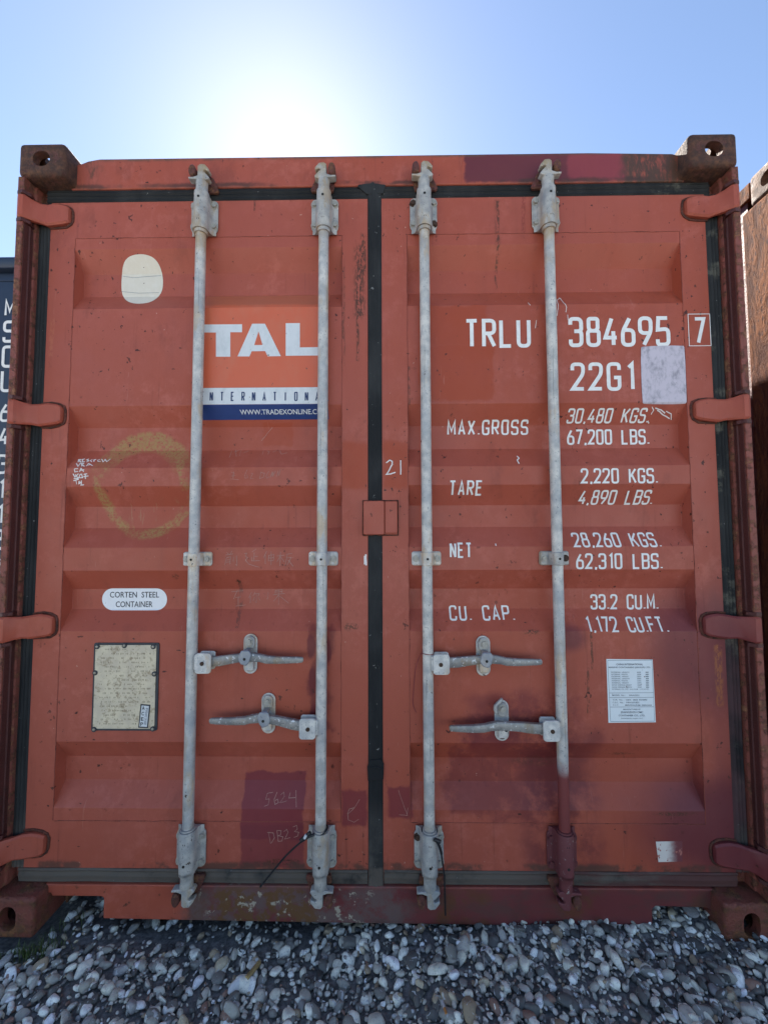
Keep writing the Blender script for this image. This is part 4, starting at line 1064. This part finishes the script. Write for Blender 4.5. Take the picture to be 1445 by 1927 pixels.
for i, ch in enumerate('INTERNATIONAL'):
    cx = 378.5 + 19.85*i
    o = stencil(ch, cx-3.2 if ch != 'I' else cx-1.2, 737.5, cx+3.4 if ch != 'I' else cx+1.2, 755, logo, m_navyt, .13 if ch != 'I' else .13, lift=.0012)
def ftext(text, x0, z0, x1, z1, y, parent, mat, bold=0.0, name='lettering', rot=0.0, xl=None):
    """printed text of the built-in face, fitted to a box on the plane y"""
    c = bpy.data.curves.new('t', 'FONT'); c.body = text; c.size = 1; c.offset = bold; c.resolution_u = 3
    o = bpy.data.objects.new('t', c); col.objects.link(o); dg = bpy.context.evaluated_depsgraph_get(); dg.update()
    me = bpy.data.meshes.new_from_object(o.evaluated_get(dg)); bpy.data.objects.remove(o)
    if not len(me.vertices): return None
    co = np.array([v.co[:] for v in me.vertices]); lo, hi = co.min(0), co.max(0); wd, ht = max(hi[0]-lo[0], 1e-6), max(hi[1]-lo[1], 1e-6)
    cr, sr = math.cos(rot), math.sin(rot)
    for v in me.vertices:
        u = (v.co.x-lo[0])/wd*(x1-x0) - (x1-x0)/2; t = (v.co.y-lo[1])/ht*(z1-z0) - (z1-z0)/2
        X = (x0+x1)/2 + u*cr - t*sr; Z = (z0+z1)/2 + u*sr + t*cr
        v.co = (X, y, Z)
    me.materials.clear(); me.materials.append(mat); me.name = name
    return finish(bpy.data.objects.new(name, me), parent)
def ftext_drape(text, px0, py0, px1, py1, parent, mat, bold=0, lift=.0013):
    ym = (py0+py1)/2
    o = ftext(text, ud(px0, ym)[0], ud((px0+px1)/2, py1)[1], ud(px1, ym)[0], ud((px0+px1)/2, py0)[1], 0.0, parent, mat, bold)
    b = bmesh.new(); b.from_mesh(o.data); drape(b, lift); b.to_mesh(o.data); b.free(); return o
ftext_drape('WWW.TRADEXONLINE.COM', 452, 770.5, 616, 780, logo, m_dwhite, .012)
# round-cornered blank sticker on the upper left
st1 = [(268, 478), (285, 482), (297, 492), (305, 510), (308, 530), (306, 548), (298, 560), (284, 569), (266, 572), (250, 571), (238, 566), (231, 556), (229, 540), (230, 520), (232, 500), (238, 487), (250, 480)]
def smoothpoly(p, it=2):
    for _ in range(it):
        q = []
        for a, b in zip(p, p[1:]+p[:1]): q += [(a[0]*.75+b[0]*.25, a[1]*.75+b[1]*.25), (a[0]*.25+b[0]*.75, a[1]*.25+b[1]*.75)]
        p = q
    return p
decal('blank_sticker', smoothpoly(st1), m_sticker, root, label='egg-shaped cream blank sticker on the left door')
bm = bmesh.new()
for pts_ in ([(232, 520), (252, 523), (275, 521), (304, 519)], [(230, 549), (262, 552), (300, 551)]):
    ribbon(bm, [Vector(ud(*p_)) for p_ in pts_], .0012, 0)
drape(bm, .0010); st_ln = from_bm('sticker_crease', bm, m_inkgrey, root)
ov = decal('oval_sticker', rpoly(193, 1107, 315, 1148.5, 20.5, 8), m_oval, root, label='white oval sticker reading CORTEN STEEL CONTAINER')
ftext_drape('CORTEN  STEEL', 208, 1113.5, 300, 1124.5, ov, m_ink, .006)
ftext_drape('CONTAINER', 219, 1131.5, 288, 1142.5, ov, m_ink, .006)
decal('scuffed_sticker', smoothpoly([(1208, 652), (1284, 650), (1287, 655), (1291, 757), (1287, 761), (1211, 761), (1207, 757), (1204, 656)], 1), m_scuff, root, .0016, label='scuffed grey-white square sticker over the container number')
decal('painted_square', [(1233, 1583.5), (1283, 1582.5), (1283, 1621), (1238, 1622)], m_stencil, doorR)
# maker's data sheet
ds = decal('data_sheet', [(1140, 1240), (1227, 1241), (1233, 1359), (1144, 1360)], m_data, root, .0008, label='pale blue data sheet of small print on the right door')
def q(u, v):    # position on the sheet in thousandths, from the 1445x1778 zoom
    return ud(1120 + u/11.115, 1220 + v/11.115)
for a, b in (((280, 932), (1205, 925)), ((292, 1028), (1210, 1022)), ((300, 1226), (1220, 1220)), ((248, 252), (1172, 246)), ((310, 1528), (1228, 1520))):
    bm = bmesh.new(); ribbon(bm, [Vector(q(*a)), Vector(q(*b))], .0011, 0); drape(bm, .0012); from_bm('ruled_line', bm, m_inkgrey, ds)
for a, b in (((248, 252), (310, 1528)), ((1172, 246), (1228, 1520))):
    bm = bmesh.new(); ribbon(bm, [Vector(q(*a)), Vector(q(*b))], .0009, 0); drape(bm, .0012); from_bm('ruled_line', bm, m_inkgrey, ds)
rows = [('CHINA INTERNATIONAL', 430, 985, 333, 38, .02), ('MARINE CONTAINERS (GROUP) LTD.', 270, 1145, 400, 38, .02)]
rows += [(t, 325+i*2.2, 325+i*2.2+wd, 498+i*44.5, 24, .012) for i, (t, wd) in enumerate((('EXTERNAL  LENGTH', 370), ('EXTERNAL  WIDTH', 335), ('EXTERNAL  HEIGHT', 355), ('INTERNAL  LENGTH', 370), ('INTERNAL  WIDTH', 330), ('INTERNAL  HEIGHT', 350), ('DOOR OPENING HEIGHT', 410), ('DOOR OPENING WIDTH', 410), ('INTERNAL CU. CAP.  33.2 CU.M.  1,172 CU.FT.', 775)))]
rows += [(t, 858+i*2.2, 940+i*2.2, 498+i*44.5, 24, .012) for i, t in enumerate(('6058', '2438', '2591', '5898', '2352', '2393', '2280', '2340'))]
rows += [('MM', 1040+i*2, 1098+i*2, 498+i*44.5, 24, .012) for i in range(8)]
rows += [('MODEL  No. :', 345, 625, 978, 30, .012), ('20SA2201', 690, 905, 978, 28, .012), ('T.I.R.  No. :  GB/C  3603  RV3090', 350, 1070, 1074, 30, .012), ('C.S.C.  No. :  F/BV/527/853', 352, 905, 1130, 30, .012),
         ('T.C.T.', 354, 480, 1186, 28, .012), ('IM/RADALEUM  2600/2004', 612, 1168, 1186, 28, .012), ('MANUFACTURED BY', 575, 935, 1273, 26, .012), ('ZHANGZHOU CIMC', 520, 990, 1333, 40, .016), ('CONTAINER CO., LTD.', 478, 1030, 1404, 40, .016), ('ZHANGZHOU, FUJIAN, P.R.C.', 525, 990, 1465, 26, .01)]
ysheet = PY - .0014
for t, u0, u1, v, h, bo in rows:
    (xa_, zb_), (xb_, zt_) = q(u0, v+h/2), q(u1, v-h/2)
    ftext(t, xa_, zb_, xb_, zt_, ysheet, ds, m_inkgrey, bo)
# riveted approval plate with its little ACEP sticker
(px0, pz1), (px1, pz0) = ud(181, 1211.5), ud(294, 1372)
bk = prism('plate_backing', rrect((px0+px1)/2+.001, (pz0+pz1)/2, px1-px0+.009, pz1-pz0+.008, .006, 3), PY-.004, PY+.002, m_ink, root, bevel=.001)
pl = prism('data_plate', rrect((px0+px1)/2, (pz0+pz1)/2, px1-px0-.006, pz1-pz0-.006, .004, 3), PY-.0055, PY-.004, m_plate, root, bevel=.0004)
pl['label'] = 'riveted cream metal plate with worn engraving'; bk['label'] = 'dark backing frame behind the cream plate'
m_rivet = simple('rivet_steel', (.40, .36, .28), .4, .3, 60, 0, .5, .5)
for px, py in ((186, 1216), (237, 1214), (291, 1216), (182, 1265), (293, 1267), (180, 1371), (290, 1370)):
    x, z = ud(px, py)
    tube('rivet_washer', [(x, PY-.0035, z), (x, PY-.0072, z)], .0085, m_ink, pl, 14)
    tube('rivet', [(x, PY-.006, z), (x, PY-.0095, z), (x, PY-.011, z)], [.0045, .0042, .0022], m_rivet, pl, 12)
yp = PY-.0055
for i in range(17):                                  # worn engraved lines
    v = 1222 + i*8.4; L0 = 190 + random.uniform(0, 6); L1 = (284 if v < 1320 else 262) - random.uniform(0, 30)
    if i == 0: L0, L1 = 200, 272
    t = ''.join(random.choice('IlHEtunmrco-. ') for _ in range(int((L1-L0)/2.6)))
m_eng = simple('worn_engraving', (.12, .075, .035), .6, .4, 300, 0)
for i in range(18):
    v = 1221 + i*8.2; segs = []; u = 189 + random.uniform(0, 8)
    end = 286 if v < 1322 else 258
    bm = bmesh.new()
    while u < end:
        du = random.uniform(2, 9)
        if random.random() < .72:
            x0_, z0_ = ud(u, v); x1_, z1_ = ud(min(u+du, end), v)
            for kk in range(max(1, int(du/2.1))):
                xx = x0_+(x1_-x0_)*(kk+.2)/max(1, int(du/2.1)); hh = random.uniform(.0016, .0032)
                bm.faces.new([bm.verts.new(p) for p in ((xx, yp-.0006, z0_-hh), (xx+.0011, yp-.0006, z0_-hh), (xx+.0011, yp-.0006, z0_+hh), (xx, yp-.0006, z0_+hh))])
        u += du + random.uniform(1, 4)
    o = from_bm('engraved_line', bm, m_eng, pl); o['kind'] = 'stuff'
def quad(name, pts_px, y, mat, par, lift=0):
    bm = bmesh.new(); bm.faces.new([bm.verts.new((un(px, py, DY)[0], y, un(px, py, DY)[1])) for px, py in pts_px])
    return from_bm(name, bm, mat, par)
quad('approval_sticker', [(267, 1323.5), (285.5, 1325), (281, 1369), (262.5, 1368)], yp-.0008, m_ink, pl)
quad('approval_sticker', [(269, 1326), (283, 1327.2), (279, 1366.5), (265, 1365.5)], yp-.0013, m_dwhite, pl)
for ch, py in zip('ACEP', (1331, 1341.3, 1351.5, 1361)):
    px = 272.5 - (py-1331)*.10; (xa_, zb_), (xb_, zt_) = un(px-2.6, py+3.4, DY), un(px+2.6, py-3.4, DY)
    ftext(ch, xa_, zb_, xb_, zt_, yp-.0018, pl, m_ink, .02)
(xa_, zb_), (xb_, zt_) = un(262, 1349, DY), un(293, 1344.5, DY)
ftext('GB/BV NO. ZA0970505-08', xa_, zb_, xb_, zt_, yp-.0018, pl, m_inkgrey, .008, rot=R(84))

# ------------------------------------------------------------------ ties and wire left on the rods
def at3(px, py, Y): x, z = un(px, py, Y); return Vector((x, Y, z))
def spline(P, n=8):
    out = []
    for i in range(len(P)-1):
        p0, p1, p2, p3 = P[max(0, i-1)], P[i], P[i+1], P[min(len(P)-1, i+2)]
        for k in range(n):
            t = k/n; out.append(.5*((2*p1)+(p2-p0)*t+(2*p0-5*p1+4*p2-p3)*t*t+(3*p1-p0-3*p2+p3)*t**3))
    out.append(P[-1]); return out
x = RODX[1]; zr = un(603, 1562, .03)[1]
t1 = empty('cable_tie', (x, ROD_Y, zr), label='black cable tie sticking out from the foot of the left centre rod', cat='cable tie', group='black cable ties on the centre rods')
loop = [Vector((x+.022*math.cos(R(a)), ROD_Y+.022*math.sin(R(a)), zr+.012*math.cos(R(a)) - .004)) for a in range(0, 361, 20)]
o = tube('tie_loop', [p - t1.location for p in loop], .0028, m_black, t1, 8)
P = [at3(592, 1570, .010), at3(577, 1577, .004), at3(560, 1590, .010), at3(538, 1611, .020), at3(515, 1638, .030), at3(490, 1669, .036)]
tube('tie_tail', [p - t1.location for p in spline(P)], [.0040]*12 + [.0030]*29, m_black, t1, 8)
a_, b_ = at3(584, 1567, .004), at3(566, 1582, .006)
tube('tie_lock', [a_ - t1.location, b_ - t1.location], .0062, m_black, t1, 8)
a_, b_ = at3(576.5, 1571, .001), at3(573, 1577.5, .001)
tube('tie_tag', [a_ - t1.location, b_ - t1.location], .0045, m_dwhite, t1, 6)
x = RODX[2]; zr = un(812, 1568, .03)[1]
t2 = empty('cable_tie', (x, ROD_Y, zr), label='black cable tie hanging straight down from the foot of the right centre rod', cat='cable tie', group='black cable ties on the centre rods')
loop = [Vector((x+.023*math.cos(R(a)), ROD_Y+.023*math.sin(R(a)), zr+.010 + (.022*math.sin(R(a)) if math.sin(R(a)) < 0 else 0)*1.0)) for a in range(0, 361, 20)]
tube('tie_loop', [p - t2.location for p in loop], .0034, m_black, t2, 8)
P = [at3(815, 1580, .002), at3(822, 1584, 0), at3(829, 1600, .004), at3(832, 1620, .012), at3(836, 1650, .022), at3(837, 1690, .030), at3(838, 1722, .032)]
tube('tie_tail', [p - t2.location for p in spline(P)], [.0042]*20 + [.0026]*29, m_black, t2, 8)
tube('tie_lock', [at3(818, 1580, .0) - t2.location, at3(829, 1584, .0) - t2.location], .0058, m_black, t2, 8)
wr = empty('wire', (RODX[2], ROD_Y, un(803, 1229, .03)[1]), label='thin red wire twisted round the right centre rod above its handle', cat='wire')
m_wire = simple('red_wire', (.26, .05, .05), .5, .2, 60, 0)
z = wr.location.z; lp = [Vector((.0185*math.cos(R(a)), .0185*math.sin(R(a)), .001*math.sin(R(a*2)))) for a in range(0, 361, 20)]
tube('wire_loop', lp, .0012, m_wire, wr, 6)
P = [at3(793, 1229, .035), at3(786, 1243, .045), at3(781, 1265, .05), at3(778, 1300, .055), at3(777, 1325, .058), at3(783, 1341, .058)]
tube('wire_tail', [p - wr.location for p in spline(P)], .0013, m_wire, wr, 6)

# ------------------------------------------------------------------ neighbours
m_blue = NT('dark_blue_paint'); c_ = paint_nodes(m_blue, (.010, .022, .050), (.012, .026, .056)); m_blue.bump(m_blue.noise(200, 3), .2, .001); m_blue = m_blue.done(c_, .42, 0, .5)
s_ = NT('peeling_brown_paint')
r_ = s_.noise(14, 7, .72, (1, 1.2, .45), dist=1.2)
c_ = s_.mix(s_.mapr(r_, .36, .62), (.10, .027, .012), (.27, .090, .028))
c_ = s_.mix(s_.mapr(s_.noise(55, 5, .75, (1, 1.5, .5)), .52, .60), c_, (.09, .028, .016))
c_ = s_.mix(s_.mapr(s_.z, 1.75, 2.05), s_.mix(.6, c_, (.085, .022, .018)), c_)  # lower part darkened: the red container's cast shadow put into the colour
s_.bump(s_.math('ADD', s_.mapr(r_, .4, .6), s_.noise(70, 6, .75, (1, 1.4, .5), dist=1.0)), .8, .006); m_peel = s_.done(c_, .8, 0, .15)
m_peeld = make_rusty('dark_maroon_paint', (.16, .026, .024), .55, .7, (.08, .03, .02), (.14, .06, .03), 9)
m_castn = make_rusty('neighbour_casting', (.15, .065, .035), .3, .6, (.10, .045, .024), (.19, .09, .042), 12)
m_castb = make_rusty('blue_casting', (.03, .05, .10), .6, .8)
def copies(m):
    a, b = MC_TOP.copy(), MC_LOW.copy(); a.materials[0] = m; b.materials[0] = m; return (a, b)
NXR = 1.415 + W2; NYR = .012
nb = empty('shipping_container', (NXR, NYR, 0), label='rust-brown shipping container with peeling sunlit side at the right edge', cat='shipping container')
def rel(root_, before):
    for o in list(col.objects):
        if o.parent is root_ and o.name not in before:
            o.matrix_parent_inverse = Matrix.Translation(-root_.location)
bef = {o.name for o in col.objects}
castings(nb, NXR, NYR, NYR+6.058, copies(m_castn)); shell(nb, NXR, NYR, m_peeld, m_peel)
for sx in (-1, 1):
    xo = NXR + sx*W2
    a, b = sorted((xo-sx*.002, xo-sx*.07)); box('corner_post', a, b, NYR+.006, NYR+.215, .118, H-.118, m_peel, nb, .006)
    a, b = sorted((NXR+sx*.01, NXR+sx*1.147))
    box('door', a, b, NYR+.062, NYR+.10, .165, 2.424, m_peeld, nb, .003)
    for xr in (.45, .9): tube('lock_rod', [(NXR+sx*xr, NYR+.03, .08), (NXR+sx*xr, NYR+.03, 2.52)], .017, m_galv, nb, 16)
box('door_header', NXR-1.07, NXR+1.07, NYR+.058, NYR+.13, 2.43, 2.58, m_peeld, nb, .004)
box('door_sill', NXR-1.06, NXR+1.06, NYR+.055, NYR+.12, .01, .16, m_peeld, nb, .004)
rel(nb, bef)
NXL = -1.425 - W2; NYL = .53
bl = empty('shipping_container', (NXL, NYL, 0), label='dark blue shipping container with vertical white number at the left edge', cat='shipping container')
bef = {o.name for o in col.objects}
castings(bl, NXL, NYL, NYL+6.058, copies(m_castb)); shell(bl, NXL, NYL, m_blue, m_blue)
for sx in (-1, 1):
    a, b = sorted((NXL+sx*(W2-.003), NXL+sx*(W2-.15))); box('corner_post', a, b, NYL+.006, NYL+.16, .118, H-.118, m_blue, bl, .006)
prism('header_rail', [(NYL+.02, H-.075), (NYL+.012, H-.060), (NYL+.012, H-.030), (NYL+.030, H-.012), (NYL+.12, H-.012), (NYL+.12, H-.075)], NXL-W2+.155, NXL+W2-.155, m_blue, bl, axis='x', bevel=.004)
box('header_rail', NXL-W2+.155, NXL+W2-.155, NYL+.055, NYL+.11, H-.115, H-.0765, m_blue, bl, .002)
box('door_sill', NXL-W2+.155, NXL+W2-.155, NYL+.012, NYL+.12, .01, .16, m_blue, bl, .004)
# pressed end wall: narrow ribs, flat where the number runs
bm = bmesh.new(); prof = []; t = NXL+W2-.155
YW = NYL+.06
xs_ = [(t, 0), (t-.070, 0), (t-.075, .0), (t-.335, .0), (t-.345, .020), (t-.36, .020), (t-.37, 0)]
u = t-.37
while u > NXL-W2+.5: xs_ += [(u-.11, 0), (u-.15, .035), (u-.21, .035), (u-.25, 0)]; u -= .25
xs_.append((NXL-W2+.155, 0))
lo = [bm.verts.new((a, YW+d, .16)) for a, d in xs_]; hi = [bm.verts.new((a, YW+d, H-.115)) for a, d in xs_]
for i in range(len(xs_)-1): bm.faces.new((lo[i], lo[i+1], hi[i+1], hi[i]))
bmesh.ops.recalc_face_normals(bm, faces=bm.faces[:])
from_bm('end_panel', bm, m_blue, bl)
yt = YW - .0015
for ch, pyt, pyb in zip('MSCU6431183', (563, 603, 650, 696, 759, 804, 855, 902, 949, 996, 1058), (595, 645, 692, 738, 794, 838, 892, 939, 986, 1035, 1099)):
    px = 24 - (pyt-563)*.0445
    xc_ = un(px, pyt, yt)[0]; zt_ = un(px, pyt, yt)[1]; zb_ = un(px, pyb, yt)[1]; xc_ = un(10, 776, yt)[0]
    hh = zt_-zb_; tt = .13*hh; sz = hh-tt; sx = sz*1.25; wd = GW.get(ch, w_)*sx
    bm = bmesh.new()
    for i, st in enumerate(GL[ch]):
        ribbon(bm, fillet([(xc_-wd/2+p_[0]*sx, zb_+tt/2+p_[1]*sz) + ((1,) if len(p_) == 3 else ()) for p_ in st], .17*sz), tt, yt-.0003*i)
    from_bm('lettering', bm, m_white, bl)
    if (pyt, ch) == (1058, '3'):
        bm = bmesh.new(); ribbon(bm, [Vector(p_) for p_ in ((xc_-.045, zb_-.012), (xc_+.045, zb_-.012), (xc_+.045, zt_+.012), (xc_-.045, zt_+.012), (xc_-.045, zb_-.012))], .005, yt)
        from_bm('check_digit_box', bm, m_white, bl)
rel(bl, bef)
for o in bl.children:
    if o.type == 'MESH' and o.name.startswith(('lettering', 'check_digit')): o.data.flip_normals() if len(o.data.polygons) and o.data.polygons[0].normal.y > 0 else None

# ------------------------------------------------------------------ litter on the gravel
def gpoint(px, py):
    d = ray(px, py); t = (0.0-CAM.z)/d.z; p = CAM + d*t
    for _ in range(6):
        t = (hgt(p.x, p.y)-CAM.z)/d.z; p = CAM + d*t
    return p
def litter(name, a, b, rad, mat, label, cat, n=8, lift=.006):
    A, B = gpoint(*a), gpoint(*b); A.z += lift; B.z += lift
    o = tube(name, [(A-A).to_tuple(), ((B-A)*.5).to_tuple(), (B-A).to_tuple()], rad, mat, None, n, label=label, cat=cat); o.location = A
    return o
m_wood = simple('pale_wood', (.42, .29, .12), .7, .3, 60, .2); m_paper = simple('white_paper', (.70, .71, .70), .7, .15, 60, .1)
m_twig = simple('grey_twig', (.36, .34, .30), .8, .3, 60, .3); m_filter = simple('cigarette_filter', (.52, .22, .06), .7, .2, 200, .1)
litter('wooden_stick', (462, 846), (490, 816), .0075, m_wood, 'short yellow wooden stick leaning on a white stone', 'stick') if False else None
st_ = litter('wooden_stick', (464, 1846), (488, 1816), .0065, m_wood, 'short yellow-brown wooden stick lying on the gravel beside a white pebble', 'stick')
bm = bmesh.new(); V_, F_ = HI[3]; P_ = gpoint(446, 1862)
vs = [bm.verts.new(Vector(v*np.array([.029, .013, .011]))) for v in V_]
for f in F_: bm.faces.new([vs[i] for i in f])
o = from_bm('pebble', bm, m_paper, None, smooth=True, label='long white pebble touching the yellow wooden stick', cat='pebble'); o.location = P_+Vector((0, 0, .012)); o.rotation_euler = (.2, -.3, .75)
c1 = litter('cigarette_butt', (832, 1888), (836, 1902), .0034, m_paper, 'cigarette butt with orange filter lying on the gravel at bottom centre', 'cigarette butt')
A, B = gpoint(836, 1902), gpoint(840, 1918); A.z += .006; B.z += .006; B.z = A.z
tube('filter', [(A-c1.location).to_tuple(), (B-c1.location).to_tuple()], .0036, m_filter, c1, 8)
litter('twig', (845, 1770), (886, 1784), .0018, m_twig, 'thin pale twig lying on the gravel below the sill', 'twig', 6, .010)
litter('twig', (910, 1800), (911, 1828), .0016, m_twig, 'thin upright grey twig among the pebbles', 'twig', 6, .010)
# grass tuft at the foot of the left casting
m_grass = simple('grass', (.09, .13, .035), .6, .4, 40, 0)
bm = bmesh.new()
for _ in range(170):
    x = random.gauss(-1.045, .035); y = random.uniform(-.035, .02) if random.random() < .7 else random.uniform(-.02, .12)
    if x < -1.05 and y > -.004: y = -.012
    z = hills(x, y)-.004; L = random.uniform(.02, .055); a = random.uniform(0, 6.28); ln = random.uniform(.2, .8)*L
    dx, dy = math.cos(a), math.sin(a); wd = .0011
    p0 = Vector((x, y, z)); p1 = p0+Vector((dx*ln*.35, dy*ln*.35, L*.6)); p2 = p0+Vector((dx*ln, dy*ln, L*.85)); sd_ = Vector((-dy, dx, 0))*wd
    v = [bm.verts.new(q_) for q_ in (p0-sd_, p0+sd_, p1+sd_*.8, p1-sd_*.8, p2)]
    bm.faces.new((v[0], v[1], v[2], v[3])); bm.faces.new((v[3], v[2], v[4]))
from_bm('grass_tuft', bm, m_grass, None, kind='stuff', label='small tuft of green grass at the foot of the lower left corner casting', cat='grass')
print('TRIS', sum(len(o.data.polygons) for o in col.objects if o.type == 'MESH'), 'objects', len(col.objects))
